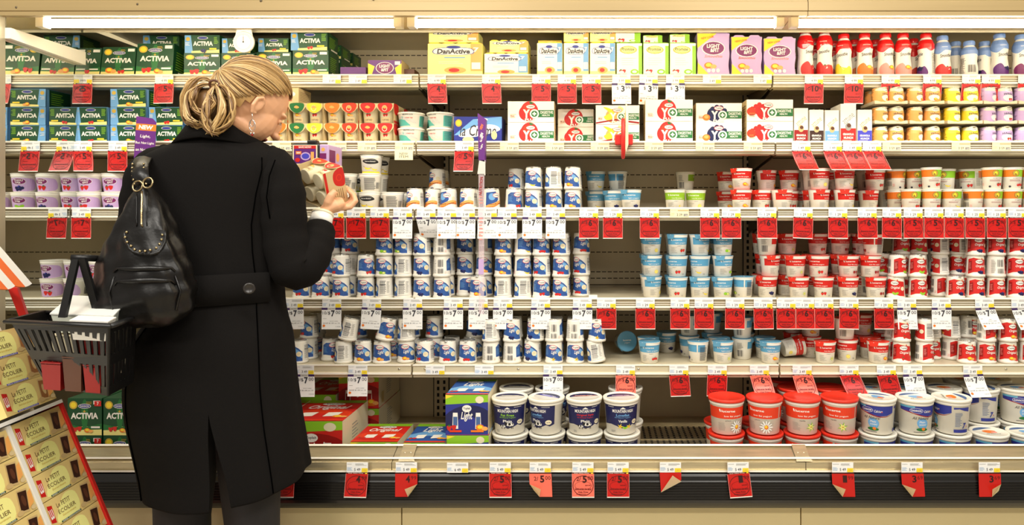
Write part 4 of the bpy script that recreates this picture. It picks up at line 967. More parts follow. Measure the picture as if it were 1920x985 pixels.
# ---- fifth shelf
for d, px, c, n, tl in ((0, 560, 'Lcr', 2, None), (1.0, 580, 'Lsr/Lsr', 1, None), (.6, 620, 'Lsl', 0, None), (0, 645, 'Lon/Lcn@6', 0, {1: (0, .22)}), (0, 681, 'Lo0', 0, None), (1.05, 672, 'Lo0/Ls0', 0, None), (0, 716, 'Lo0/Lol@5', 0, {1: (0, .2)}), (1.05, 740, 'Lo0/Lon', 0, None), (.2, 762, 'Lo0/Lyn', 1, None), (0, 797, 'Lsr', 0, None), (1.1, 815, 'Ls0/Lsr', 0, None),
                        (0, 840, 'Lc0', 1, None), (0, 877, 'Lc0', 1, None), (1.1, 890, 'Lb0/Lb0', 0, None), (0, 921, 'Lbb/Lbn', 1, None), (0, 960, 'Lbb/Lb0', 1, None), (.2, 998, 'Lbr/Lbr@6', 1, None), (0, 1039, 'Lv0/Lvb', 1, None), (0, 1078, 'Lv0/Lvb', 1, None), (0, 1119, 'Lvn/Lv0', 0, {0: (0, -.14)})): col(5, d, px, c, n, tilts=tl)
for d, px, c, n in ((0, 1218, 'Bc0', 1), (2.3, 1250, 'Bb0', 0), (.1, 1309, 'Bbn', 0), (1.4, 1292, 'Bbn/Bbb', 0), (0, 1355, 'Bw0', 1), (1.0, 1345, 'Bw0/Bwb', 0) if 0 else (2.1, 1335, 'Bw0/Bwb', 0), (.8, 1392, 'Bwb/Bwb', 0), (0, 1402, 'Bs0', 0) if 0 else (2.0, 1395, 'Bw0', 0), (0, 1444, 'Bo0', 1)): col(5, d, px, c, n)
for d, px, c, n in ((2.1, 1487, 'Ro0/Rol', 0), (1.2, 1520, 'Rw0/Ror', 0), (0, 1547, 'Row', 0) if 0 else (0, 1547, 'Rw0', 0), (.5, 1588, 'Rkr/Rkb@-4', 0), (0, 1646, 'Ro0', 1), (1.6, 1616, 'Rk0/Rk0', 0), (1.1, 1655, 'Ro0/Ro0', 0) if 0 else (2.1, 1655, 'Ro0/Ro0', 0)): col(5, d, px, c, n)
for d, px, c, n in ((0, 1690, 'Os0/Os0', 1), (.1, 1733, 'Osl/Osn', 0), (1, 1747, 'Os0/Osn', 0), (.9, 1783, 'Ool/Oon', 0), (0, 1812, 'Oo0', 0), (1.1, 1815, 'Oo0/Oob', 0), (0, 1849, 'Oo0/Ool', 1), (0, 1889, 'Oo0/Oo0', 1), (0, 1929, 'Oc0/Oc0', 0)): col(5, d, px, c, n)
# two cups fallen over
o = put_cup('Bbn', XX(1165, 2.52), 2.50, PZ[5] + .037, 5, 0, 9); o.rotation_euler = (math.radians(80), 0, .25); fallen1 = o
o = put_cup('Rkn', XX(1470, 2.36), 2.38, PZ[5] + .034, 5, 0, 8); o.rotation_euler = (0, math.radians(80), math.radians(8)); fallen2 = o
CUPREC[:] = [q for q in CUPREC if q[0] not in (fallen1, fallen2)]
tag(fallen1, 'blue-lidded yogurt cup lying on its side at the back of the fifth shelf', 'yogurt cup')
tag(fallen2, 'red-banded yogurt cup tipped on its side at the front of the fifth shelf', 'yogurt cup')
# ---- bottom deck tubs
for d, px, lo, hi in ((0, 957, 'Mf0', 'Mf0'), (0, 1026, 'Ml0', 'Mlr'), (0, 1096, 'Mo0', 'Mo0'), (0, 1166, 'Mv0', 'Mv0')): col(6, .05, px, f'{lo}/{hi}@-1')
for px, c in ((969, 'Mf0/Mf0'), (1036, 'Ml0/Mll'), (1173, 'Mvn/Mvn')): col(6, 1.05, px, c)
for px, c in ((1362, 'Kd0/Kd0'), (1434, 'Kd0/Kdr@-1'), (1504, 'Kw0/Kw0'), (1574, 'Kwn/Kwr')): col(6, .05, px, c)
for px, c in ((1352, 'Kd0'), (1420, 'Kd0') , (1490, 'Kdn/Kdn'), (1555, 'Kw0/Kw0')): col(6, 1.05, px, c)
col(6, 2.1, 1470, 'Kd0/Kw0')
for px, c in ((1645, 'Ds0/Dsr'), (1715, 'Ds0/Ds0'), (1784, 'Do0/Don'), (1854, 'Do0'), (1924, 'Ds0')): col(6, .05, px, c)
for px, c in ((1632, 'Ds0/Ds0'), (1700, 'Ds0/Ds0'), (1768, 'Do0/Do0'), (1838, 'Do0/Don'), (1906, 'Ds0/Ds0')): col(6, 1.05, px, c)
for px, c in ((1800, 'Do0/Do0'), (1862, 'Ds0/Ds0')): col(6, 2.1, px, c)
# ---- second shelf: teal tubs, whipped cups in trays
for px in (771, 826): col(2, 0, px, 'Cp0/Cp0' if px < 800 else 'Cpr/Cpr', 1)
FWH = ['o', 'o', 'o', 'o', 'y', 'y', 'p', 'p', 'p', 'p']
mat('tray', (226, 212, 178), .6)
TP = .0675
for i, px in enumerate((1649, 1679, 1714, 1747, 1784, 1818, 1851, 1882, 1916, 1946)):
    for t in range(3):
        y = base_y('W', 2, 0)
        for row in (0, 1):
            yy = y + row * .062
            (stuff_cup if row else put_cup)('W' + FWH[i] + ('0' if i % 2 else 'l'), XX(px, y), yy, PZ[2] + .0016 + t * TP, *(() if row else (2, t, row)))
pairs = ((1649, 1679), (1714, 1747), (1784, 1818), (1851, 1882), (1916, 1946))
for j, (a, c) in enumerate(pairs):
    for t in range(3):
        y = base_y('W', 2, 0); x0 = XX(a, y) - .029; x1 = XX(c, y) + .029; xc = (x0+x1)/2; w = (x1-x0)/2 - .0006
        b = MB(); z = 0
        b.box(-w, -.029, 0, w, .095, .0013, MATS['tray'])
        pts = [(-w, 0), (w, 0), (w, .011)] + [(w - 2*w*k/16, .0045 + .0065*abs(math.cos(k/16*2*PI))) for k in range(17)][1:]
        b.prism(pts, -.0298, -.029, MATS['tray'])
        b.box(-w, -.029, 0, -w + .0008, .095, .011, MATS['tray']); b.box(w - .0008, -.029, 0, w, .095, .011, MATS['tray'])
        o = b.build('cardboard_tray', loc=(xc, y, PZ[2] + .0001 + t*TP))
        tag(o, f'cream cardboard tray holding whipped yogurt cups, {ordw(j+1)} tray from left, {["bottom","middle","top"][t]} tier, second shelf', 'tray', 'cardboard trays of whipped yogurt')
label_cups()
o = STUFF.build('yogurt_cups_behind', kind='stuff'); tag(o, 'crowd of further yogurt cups standing behind the front rows on all shelves', 'yogurt cups')

# ---- cartons
def cart(name, label, cat, x0, x1, y0, shelf, print_fn, depth, outline=None, base=None, d=0.0, side='white', edge=None, group=None, top=None, sidep=None, yaw=0, tilt=0, hmm=None, roll=0):
    Y = YS[shelf] + .012 + d
    w = (x1 - x0) / F * Y * 1000; zb = PZ[shelf] if base is None else base
    h = hmm if hmm else (ZZ(y0, Y) - zb) * 1000
    ol = outline(w, h) if outline else [(-w/2, 0), (w/2, 0), (w/2, h), (-w/2, h)]
    b = carton(name, ol, depth, side if not isinstance(side, str) else M(side), print_fn(w, h), top=top(w, depth*1000) if top else None, side=sidep(depth*1000, h) if sidep else None, edge=edge)
    o = b.build(name, loc=(XX((x0+x1)/2, Y), Y, zb + .0003), rot=(-tilt, roll, yaw))
    tag(o, label, cat, group)
    return zb + .0003 + h*.001 + .0004
sp = lambda d, h: [R(2, 2, d-2, h-2, 'dgreen'), LINES(d*.15, h*.2, d*.8, h*.8, 8, 'lgreen', .3), R(d*.3, h*.1, d*.9, h*.18, 'white')]
spb = lambda d, h: [R(1, 1, d-1, h-1, 'dgreen'), LINES(d*.2, h*.15, d*.8, h*.85, 6, 'lgreen', .35), R(1, 1, d*.12, h-1, 'lblue')]
tpg = lambda w, d: [R(-w/2+1, -d/2+1, w/2-1, d/2-1, 'dgreen'), T('ACTIVIA', 0, 0, w*.7, d*.3, 'white', .04)]
G1 = 'large green yogurt cartons on the top shelf'
fl = {'s': 'strawberry', 'o': 'peach', 'b': 'berry', 'r': 'raspberry'}
pos = {122: 'first', 188: 'second', 254: 'third', 345: 'fourth', 415: 'fifth', 481: 'sixth', 549: 'seventh'}
for x0, x1, y0, f, tl in ((122, 186, 88, 'o', .14), (188, 251, 86, 'o', .14), (254, 323, 80, 's', .1), (345, 413, 100, 's', 0), (415, 478, 100, 'o', 0), (481, 546, 98, 'b', 0), (549, 616, 95, 's', 0)):
    zt = cart('yogurt_carton', f'large dark green yogurt carton, {pos[x0]} from left, front row, top shelf', 'yogurt carton', x0, x1, y0, 1, lambda w, h: p_activia(w, h, f), .095, side='dgreen', sidep=sp, top=tpg, group=G1, tilt=tl)
    if x0 >= 345:
        f2 = 'b' if x0 in (345,) else 's'; q = {345: (346, 412, 66), 415: (416, 470, 72), 481: (484, 541, 72), 549: (545, 614, 60)}[x0]
        zr = zt
        cart('yogurt_carton', f'green yogurt carton stacked on the {pos[x0]} large green carton, top shelf', 'yogurt carton', q[0], q[1], q[2], 1, lambda w, h: p_act4(w, h, f2), .095, base=zr, side='dgreen', sidep=sp, group='green yogurt cartons in the upper tier of the top shelf', d=.004)
    for r in (1, 2):
        if x0 in (549, 481, 345) or (x0 == 122 and r == 1):
            Y = YS[1] + .012; xa = (x0 - VX)*Y/(Y + r*.118) + VX; xb = (x1 - VX)*Y/(Y + r*.118) + VX
            cart('yogurt_carton', f'dark green yogurt carton, {ordw(r)} one behind the {pos[x0]} front carton, top shelf', 'yogurt carton', xa, xb, 0, 1, lambda w, h: p_activia(w, h, f), .095, hmm=85 if x0 > 340 else 100, side='dgreen', sidep=sp, group='green yogurt cartons behind the front row, top shelf', d=r*.118)
            if x0 > 340: cart('yogurt_carton', f'green carton on the {ordw(r)} carton behind the {pos[x0]} front carton', 'yogurt carton', xa, xb, 0, 1, lambda w, h: p_act4(w, h, f), .09, base=PZ[1] + .0858, hmm=50, side='dgreen', sidep=sp, group='green yogurt cartons behind the front row, top shelf', d=r*.118+.002)
cart('yogurt_carton', 'flat dark green carton in the upper tier above the third large carton', 'yogurt carton', 268, 336, 66, 1, lambda w, h: p_act4(w, h, 's'), .10, base=PZ[1] + .11, side='dgreen', sidep=sp, d=.12)
cart('yogurt_carton', 'dark green carton under the flat upper carton on the top shelf', 'yogurt carton', 266, 336, 90, 1, lambda w, h: p_activia(w, h, 's'), .10, side='dgreen', sidep=sp, d=.12, hmm=109)
cart('yogurt_carton', 'low purple yogurt box lying beside the green cartons, top shelf', 'yogurt carton', 638, 686, 126, 1, lambda w, h: [R(-w/2, 0, w/2, h, 'purple')], .09, side='purple', d=.02)
cart('yogurt_carton', 'purple and yellow light yogurt four-pack, top shelf', 'yogurt carton', 690, 753, 113, 1, lambda w, h: [R(-w/2, 0, w/2, h, 'purple'), PG([(-w/2, 0), (-w*.4, 0), (-w*.3, h*.6), (-w/2, h*.8)], 'yellow'), PG([(w/2, 0), (w*.36, 0), (w*.3, h*.5), (w/2, h*.8)], 'yellow'), E(0, h*.5, w*.27, h*.38, 'white'), E(0, h*.5, w*.25, h*.35, 'mag'), T('LIGHT', 0, h*.62, w*.32, h*.2, 'white', .03), T('&FIT', 0, h*.38, w*.22, h*.2, 'white', .03), R(w*.3, h*.7, w*.46, h*.92, 'white')], .09, side='card')
cart('yogurt_carton', 'small dark carton next to the shelf joint, top shelf', 'yogurt carton', 758, 777, 130, 1, lambda w, h: [R(-w/2, 0, w/2, h, 'brown')], .06, side='brown', d=.03)
# drinkable yogurt cartons
def bott(w, h, n): return bumpy(w, h, n)
ssun = lambda d, h: [R(1, 1, d-1, h-5, 'sunlabel'), LINES(d*.2, h*.2, d*.8, h*.7, 8, 'grey', .2)]
sw = lambda d, h: [LINES(d*.2, h*.15, d*.8, h*.8, 9, 'lgrey', .3), BARS(d*.3, h*.1, d*.6, h*.3, 'ink')]
G2 = 'yellow drinkable yogurt cartons'
z = cart('yogurt_carton', 'widest yellow drinkable yogurt carton, front of the top shelf', 'yogurt carton', 802, 905, 80, 1, lambda w, h: p_danactive(w, h), .09, outline=lambda w, h: bumpy(w, h, 4), side='yellow', sidep=ssun, top=None, group=G2)
cart('yogurt_carton', 'yellow drinkable yogurt carton stacked on the widest yellow carton', 'yogurt carton', 804, 897, 57, 1, lambda w, h: p_danactive(w, h), .09, outline=lambda w, h: bumpy(w, h, 4), base=z - .0, hmm=None, side='yellow', sidep=ssun, group=G2, d=.005)
z = cart('yogurt_carton', 'white-fronted drinkable yogurt carton right of the widest yellow carton', 'yogurt carton', 908, 990, 99, 1, lambda w, h: p_danactive(w, h, True), .09, outline=lambda w, h: bumpy(w, h, 4), side='yellow', sidep=ssun, group=G2)
cart('yogurt_carton', 'low yellow carton stacked behind the white-fronted drinkable carton', 'yogurt carton', 918, 990, 75, 1, lambda w, h: p_danactive(w, h), .09, outline=lambda w, h: bumpy(w, h, 4), base=z, side='yellow', sidep=ssun, group=G2, d=.004)
for i, (a, c, y2) in enumerate(((1007, 1055, None), (1057, 1104, 57), (1106, 1154, 56))):
    z = cart('yogurt_carton', f'small white drinkable yogurt carton, {ordw(i+1)} from left of the three on the top shelf', 'yogurt carton', a, c, 79, 1, lambda w, h: p_danactive(w, h, True), .09, outline=lambda w, h: bumpy(w, h, 2), side='yellow', sidep=ssun, group=G2)
    if y2: cart('yogurt_carton', f'small yellow drinkable carton stacked on the {ordw(i+1)} small white one', 'yogurt carton', a, c, y2, 1, lambda w, h: p_danactive(w, h), .09, outline=lambda w, h: bumpy(w, h, 2), base=z, side='yellow', sidep=ssun, group=G2, d=.003)
    else: cart('yogurt_carton', 'low yellow carton behind the leftmost small white drinkable carton', 'yogurt carton', a+2, c-2, 76, 1, lambda w, h: p_danactive(w, h), .085, side='yellow', group=G2, d=.10)
G3 = 'green and white cultured drink cartons'
for i, (a, c, y2) in enumerate(((1156, 1204, 53), (1206, 1254, 66), (1256, 1305, 64))):
    z = cart('drink_carton', f'white and green cultured drink carton, {ordw(i+1)} from left of the front three', 'drink carton', a, c, 80, 1, lambda w, h: p_promise(w, h), .09, outline=lambda w, h: bumpy(w, h, 2, 2), side='lgreen', sidep=sw, group=G3)
    cart('drink_carton', f'green drink carton stacked on the {ordw(i+1)} white and green carton', 'drink carton', a - (2 if i == 0 else 0), c - (3 if i == 0 else 12), y2, 1, lambda w, h: p_promise(w, h, True), .08, outline=lambda w, h: bumpy(w, h, 2, 2), base=z, side='lgreen', sidep=sw, group=G3, d=.001 if i == 0 else .008)
for i, (a, c, y0) in enumerate(((1307, 1368, 59), (1371, 1429, 66), (1432, 1492, 69))):
    cart('smoothie_carton', f'wavy lilac and white light smoothie carton, {ordw(i+1)} from left of three', 'smoothie carton', a, c, y0, 1, p_lfpack, .075, outline=wavy, side='lilac', group='lilac light smoothie cartons')
# smoothie bottles
BP2 = [(24, 0), (27.5, 3), (28.5, 25), (27, 45), (24.5, 62), (25.5, 78), (28, 95), (27.5, 108), (21, 122), (16.5, 128), (16.5, 131)]
def bottle_mesh(red, f, hs):
    k = ('bot', red, f, hs)
    if k in MESHC: return MESHC[k]
    prof = [(r*.001, z*hs*.001) for r, z in BP2]; a = 'red' if red else 'lblue'; c = MATS['bottlered' if red else 'bottleblue']
    b = MB(); b.lathe(prof, 28, 'white')
    b2 = [(r + .0002, z) for r, z in prof]
    H = 131*hs
    o = [R(-88, 92*hs, 88, 122*hs, c), SPL([(-50, 92*hs), (-24, 80*hs), (-4, 92*hs), (20, 100*hs), (44, 84*hs), (60, 92*hs), (44, 100*hs), (-40, 100*hs)], c, 4)]
    o += [T('Smoothie', 0, 74*hs, 40, 12, 'ink', .02, .3, .1), LINES(-14, 102*hs, 14, 105*hs, 1, 'white')]
    fc = {'s': 'red', 'o': 'orange', 'y': 'yellow', 'p': 'pink', 'b': 'purple', 'r': 'mag'}[f]
    o += [SPL([(-34, 30*hs), (-12, 44*hs), (6, 22*hs), (26, 34*hs), (36, 8), (0, 4), (-30, 6)], fc, 5)] + fruit({'s': 's', 'o': 'o', 'y': 'y', 'p': 'o', 'b': 'b', 'r': 's'}[f], 10, 28*hs, 1.3)
    o += [LINES(50, 12, 78, 78*hs, 14, 'ink', .3), BARS(-78, 14, -54, 40, 'ink'), R(-86, 1.5, 86, 5, fc)]
    flat = sum([q if isinstance(q, list) else [q] for q in o], [])
    place_print(b, flat, wrapfn(prof, .026), step=6, lay=.00006, base=.0003, ycuts=[z*1000 for r, z in prof])
    cpm = MB(); z = H*.001; cpm.lathe([(.0175, z - .001), (.0185, z + .001), (.0185, z + .013), (.0165, z + .016), (.0001, z + .016)], 24, c)
    for q in range(24):
        an = 2*PI*q/24; cpm.box(.0183, -.0006, z+.001, .0189, .0006, z+.012, c, mx=Matrix.Rotation(an, 4, 'Z'))
    MESHC[k] = (b.mesh('smoothie_bottle'), cpm.mesh('bottle_cap')); return MESHC[k]
mat('bottlered', (220, 28, 30), .25, coat=.4); mat('bottleblue', (120, 150, 205), .25, coat=.4)
nb = {}
for px, ph, red, f, d, r in ((1510, 55, 1, 's', 0, .5), (1546, 55, 1, 's', 0, -.4), (1582, 65, 1, 'y', 0, -.6), (1621, 63, 1, 'o', 0, 0), (1660, 63, 1, 'p', 0, .2), (1693, 63, 1, 'p', 0, 0), (1736, 63, 1, 'b', 0, -1.6),
                            (1767, 68, 0, 's', 0, 0), (1791, 79, 0, 'r', 1, 1.9), (1817, 78, 0, 'b', 0, 2.4), (1846, 79, 0, 'b', .6, -1.7), (1874, 64, 0, 'b', 0, .1), (1914, 66, 0, 'r', 0, 0),
                            (1563, 79, 1, 's', 1.1, 0), (1602, 76, 1, 'o', 1.1, .4), (1642, 76, 1, 'p', 1.1, .2), (1712, 74, 1, 's', 1.1, .6), (1528, 74, 1, 's', 1.1, 0)):
    Y = YS[1] + .043 + d*.062; H = ZZ(ph, Y) - PZ[1]; hs = round((H - .016)/.131, 2)
    m1, m2 = bottle_mesh(red, f, hs)
    o = link('smoothie_bottle', m1, None, (XX(px, Y), Y, PZ[1] + .0003), (0, 0, r)); link('bottle_cap', m2, o)
    key = (red, d > 0.5); nb.setdefault(key, []).append((px, o, f))
for (red, bk), L_ in nb.items():
    L_.sort(key=lambda q: q[0])
    for i, (px, o, f) in enumerate(L_):
        tag(o, f'{"red" if red else "pale blue"}-capped smoothie bottle, {ordw(i+1)} from left in the {"back" if bk else "front"} row, top shelf', 'smoothie bottle', f'{"red" if red else "blue"} smoothie bottles')
# second shelf green four-packs
trap = lambda w, h: [(-w/2+3, 0), (w/2-3, 0), (w/2, h), (-w/2, h)]
zt1 = {}
for i, (a, c, f, nt) in enumerate(((137, 201, 's', 2), (207, 274, 'o', 3), (279, 343, 's', 2), (347, 409, 'b', 2), (412, 472, 's', 2))):
    z = None
    for t in range(nt):
        z = cart('yogurt_carton', f'green and light blue yogurt four-pack, {ordw(i+1)} stack from left, {["bottom","middle","topmost"][t]} one, second shelf', 'yogurt carton', a, c, 0, 2, lambda w, h: p_act4(w, h, f), .11, outline=trap, base=z, hmm=61.5, side='lblue', sidep=spb, group='small green yogurt four-packs on the second shelf')
    for t in range(nt - 1 if i else 2): cart('yogurt_carton', f'green yogurt four-pack hidden behind the {ordw(i+1)} stack, {["bottom","upper"][t]} one, second shelf', 'yogurt carton', a+14, c+10, 0, 2, lambda w, h: p_act4(w, h, f), .11, outline=trap, base=PZ[2] + .0003 + t*.0622, hmm=61.5, side='lblue', sidep=spb, group='green four-packs behind, second shelf', d=.125)
# cup multipacks in open sleeves
def multipack(cols, w=.118, dp=.116, h=.068):
    r = empty('yogurt_multipack')
    hw = w/2
    for ix in (0, 1):
        for iy in (0, 1):
            b = MB(); cx = (-1 if ix == 0 else 1)*w*.245; cy = .030 + iy*.056
            b.lathe([(.021, 0), (.0235, .001), (.0265, .054), (.0275, .056), (.0275, .059)], 24, MATS['cupcream'], c=(cx, cy))
            if iy == 0:
                pr = [R(-16, 4, 16, 20, MATS['card']), T('CUSTARD', 0, 12, 24, 6, 'brown', .02)] + fruit('o' if cols[ix] in ('orange', 'tagorange', 'green') else 's', 0, 28, .9)
                fn = wrapfn([(.0235, .001), (.0265, .054)], .025)
                place_print(b, sum([q if isinstance(q, list) else [q] for q in pr], []), lambda x, y, off: fn(x, y, off) + Vector((cx, cy, 0)), step=6, lay=.00006, base=.0003)
            c_ = b.build('cup', r)
            l = MB(); l.lathe([(.0278, .059), (.029, .0595), (.029, .0615), (.0001, .0618)], 24, MATS['foil'], c=(cx, cy)); l.build('foil_lid', c_)
    s = MB()
    # back, sides and top edge of sleeve, scalloped front apron
    s.box(-hw, dp, 0, hw, dp + .0008, h, MATS['card'])
    for sx in (-1, 1):
        pts = [(0, 0), (dp, 0), (dp, h), (0, h), (.0, h*.45)]
        vs = [(sx*hw, y, z) for y, z in pts] + [(sx*(hw-.0008), y, z) for y, z in pts]
        s.add(vs, [(0, 1, 2, 3, 4), (9, 8, 7, 6, 5)] + [(k, (k+1) % 5, 5+(k+1) % 5, 5+k) for k in range(5)], MATS['card'])
    fr = [(-hw, h)]
    for k in range(33):
        x = -hw + w*k/32; u = (k/32*2) % 1.0
        fr.append((x, h - .012 - (.022*math.sin(PI*u)**.7 if 0 < u < 1 else 0)))
    fr.append((hw, h))
    s.prism(fr[::-1], -.0008, 0, MATS['card'])
    for ix in (0, 1):
        cx = (-1 if ix == 0 else 1)*w*.25*1000
        place_print(s, [SPL([(cx-22, h*1000-1), (cx-20, h*1000-22), (cx, h*1000-34), (cx+20, h*1000-22), (cx+22, h*1000-1)], cols[ix], 4), E(cx-2, h*1000-17, 9, 10, 'cream' if ix else cols[ix]), E(cx-2, h*1000-17, 7, 8, cols[ix]), SPL([(cx-10, h*1000-14), (cx-2, h*1000-8), (cx+8, h*1000-14), (cx, h*1000-18)], 'peach', 3)], frontfn(0, -.0008, 0))
    for fn in (rightfn(hw, 0, 0), leftfn(-hw, 0, 0)): place_print(s, [SPL([(2, 66), (6, 38), (28, 30), (50, 38), (54, 66)], cols[1], 4), E(28, 50, 11, 10, 'tagorange'), E(28, 50, 8, 7, cols[1]), R(0, 2, 112, 10, cols[1]), LINES(62, 20, 104, 58, 6, 'brown', .2)] if fn.__code__.co_firstlineno == rightfn(0, 0, 0).__code__.co_firstlineno else [], fn)
    s.build('cardboard_sleeve', r)
    return r
mat('cupcream', (240, 228, 190), .4)
def copy_tree(o, parent=None):
    c = o.copy(); COL.objects.link(c); c.parent = parent
    for ch in o.children: copy_tree(ch, c)
    return c
MP = {}
first = True
for i, (px, cols) in enumerate(((506, ('yellow', 'orange')), (573, ('green', 'yellow')), (639, ('orange', 'tagorange')), (706, ('red', 'red')))):
    for t in range(2):
        for row in (0, 1):
            if row == 1 and i == 0: continue
            if cols not in MP: o = MP[cols] = multipack(cols)
            else: o = copy_tree(MP[cols])
            Y = YS[2] + .014
            o.location = (XX(px, Y), Y + row*.122, PZ[2] + .0004 + t*.0692)
            tag(o, f'{["yellow","green and yellow","orange","red"][i]} custard-yogurt four-pack in cardboard sleeve, {["lower","upper"][t]} tier, {"behind" if row else "front"}, second shelf', 'yogurt multipack', 'sleeved four-packs on the second shelf')
cart('yogurt_carton', 'tall cream yogurt carton standing on the sleeved four-packs beside the woman', 'yogurt carton', 500, 560, 165, 2, lambda w, h: [R(-w/2, 0, w/2, h, 'card'), E(w*.1, h*.6, w*.3, h*.24, 'white'), E(w*.1, h*.6, w*.2, h*.18, 'orange'), T('CUSTARD', 0, h*.2, w*.6, h*.14, 'tagorange', .02)], .1, base=PZ[2] + .139, side='card', d=.014, sidep=lambda d, h: [R(2, 2, d-2, h-2, 'card'), LINES(10, 10, d-10, h-10, 6, 'brown', .2)])
z2 = cart('yogurt_carton', 'navy blue cream yogurt carton, second shelf beside the teal tubs', 'yogurt carton', 851, 941, 219, 2, p_lacreme, .10, outline=lambda w, h: [(-w/2+2, 0), (w/2-2, 0), (w/2, h*.9), (w/2-2, h), (-w/2+2, h), (-w/2, h*.9)], side='navyb')
# YO plus cartons
yl = {'p': 'peach', 'v': 'vanilla', 'b': 'blueberry', 'r': 'cherry'}
sY = lambda d, h: [R(1, 1, d-1, h-1, 'card'), LINES(d*.1, h*.2, d*.8, h*.8, 5, 'brown', .2)]
for i, (a, c, f, d, ht) in enumerate(((952, 1039, 'p', 0, 72), (1046, 1113, 'p', .07, 64), (1117, 1199, 'v', .01, 66), (1210, 1299, 'p', 0, 75), (1305, 1391, 'b', .0, 70), (1400, 1487, 'r', 0, 75))):
    z = None
    for t in range(2):
        z = cart('yogurt_carton', f'white digestive-health yogurt carton with {yl[f]} picture, {ordw(i+1)} stack from left, {["lower","upper"][t]} one', 'yogurt carton', a, c, 0, 2, lambda w, h: p_yoplus(w, h, f), .11, base=z, hmm=ht - .6, d=d + (.012 if t and i in (4,) else 0), side='cream', sidep=sY, group='white yogurt cartons on the second shelf')
for i, (a, c, y0, c1, c2) in enumerate(((1489, 1515, 203, 'dred', 'tan'), (1518, 1544, 206, 'choc', 'tan'), (1547, 1573, 207, 'lblue', 'tan'), (1576, 1605, 195, 'red', 'grey'), (1608, 1635, 206, 'violet', 'tan'))):
    cart('bar_carton', f'narrow white yogurt bar carton with {["maroon","brown","light blue","red","violet"][i]} lower band, second shelf', 'snack carton', a, c, y0, 2, lambda w, h: p_attune(w, h, c1, c2), .10, side='white', sidep=sw, group='narrow yogurt bar cartons')
# ---- bottom deck cartons
def fridge(name, label, cx, yfront, w, h, d, red, z=.4863, yaw=0, group='fridge-pack yogurt boxes on the bottom deck'):
    b = MB(); hw = w/2
    b.prism([(-hw, 0), (hw, 0), (hw, h), (-hw, h)], 0, d, 'lgrey')
    place_print(b, sum([q if isinstance(q, list) else [q] for q in p_fridge(w*1000, h*1000, red)], []), frontfn(0, 0, 0), clip=(-w*500, 0, w*500, h*1000))
    place_print(b, sum([q if isinstance(q, list) else [q] for q in p_fridgetop(w*1000, d*1000, red)], []), topfn(0, d/2, h), clip=(-w*500, -d*500, w*500, d*500))
    place_print(b, sum([q if isinstance(q, list) else [q] for q in [R(0, 0, d*1000, h*1000, 'cream'), LINES(d*350, h*250, d*600, h*800, 8, 'grey', .3), BARS(d*100, h*100, d*220, h*450, 'gold')]], []), rightfn(hw, 0, 0))
    o = b.build(name, loc=(cx, yfront, z), rot=(0, 0, yaw)); tag(o, label, 'yogurt box', group); return o
fridge('yogurt_box', 'large red yogurt box with white side panel, nearest the woman on the bottom deck', XX(642, 2.16) - .099, 2.16, .198, .155, .24, True)
fridge('yogurt_box', 'red yogurt box hidden by the woman, left of the large front red box', XX(642, 2.16) - .301, 2.16, .198, .155, .24, True)
fridge('yogurt_box', 'red yogurt box standing behind, left of the wall gap on the bottom deck', XX(711, 2.42) - .072, 2.42, .142, .12, .26, True)
fridge('yogurt_box', 'red yogurt box stacked on the box behind the front red box', XX(711, 2.42) - .074, 2.424, .142, .115, .25, True, z=.4863 + .1205)
fridge('yogurt_box', 'red yogurt box behind the front red box, beside the stacked pair', XX(711, 2.42) - .225, 2.42, .142, .17, .25, True)
fridge('yogurt_box', 'flat red yogurt box lying beside the blue boxes on the bottom deck', XX(702, 2.15), 2.145, .148, .094, .185, True)
fridge('yogurt_box', 'flat blue yogurt box lying left of the blue stack on the bottom deck', XX(796, 2.15), 2.145, .128, .092, .19, False)
fridge('yogurt_box', 'lower blue light yogurt box of the stack beside the large navy tubs', XX(877, 2.135), 2.135, .131, .118, .20, False)
fridge('yogurt_box', 'upper blue light yogurt box of the stack beside the large navy tubs', XX(875, 2.135), 2.137, .133, .126, .20, False, z=.4863 + .1185)
for i, (a, c) in enumerate(((127, 191), (194, 256), (259, 321))):
    Y = 2.14; w = (c-a)/F*Y
    for t in range(2):
        if t: w *= 1.0
        ol = [(-w*500, 0), (w*500, 0), (w*500, 116), (-w*500, 116)]
        pr = p_activia(w*1000, 116, 's' if t else 'b') + [R(w*300, 92, w*500, 108, 'red'), T('7', w*400, 100, 6, 10, 'white', .03)]
        b = carton('yogurt_carton', ol, .10, M('dgreen'), pr)
        o = b.build('yogurt_carton', loc=(XX((a+c)/2, Y), Y, .4863 + t*.117)); tag(o, f'dark green carton with red corner, {ordw(i+1)} from left on the bottom deck, {"upper" if t else "lower"} one', 'yogurt carton', 'green cartons on the bottom deck')
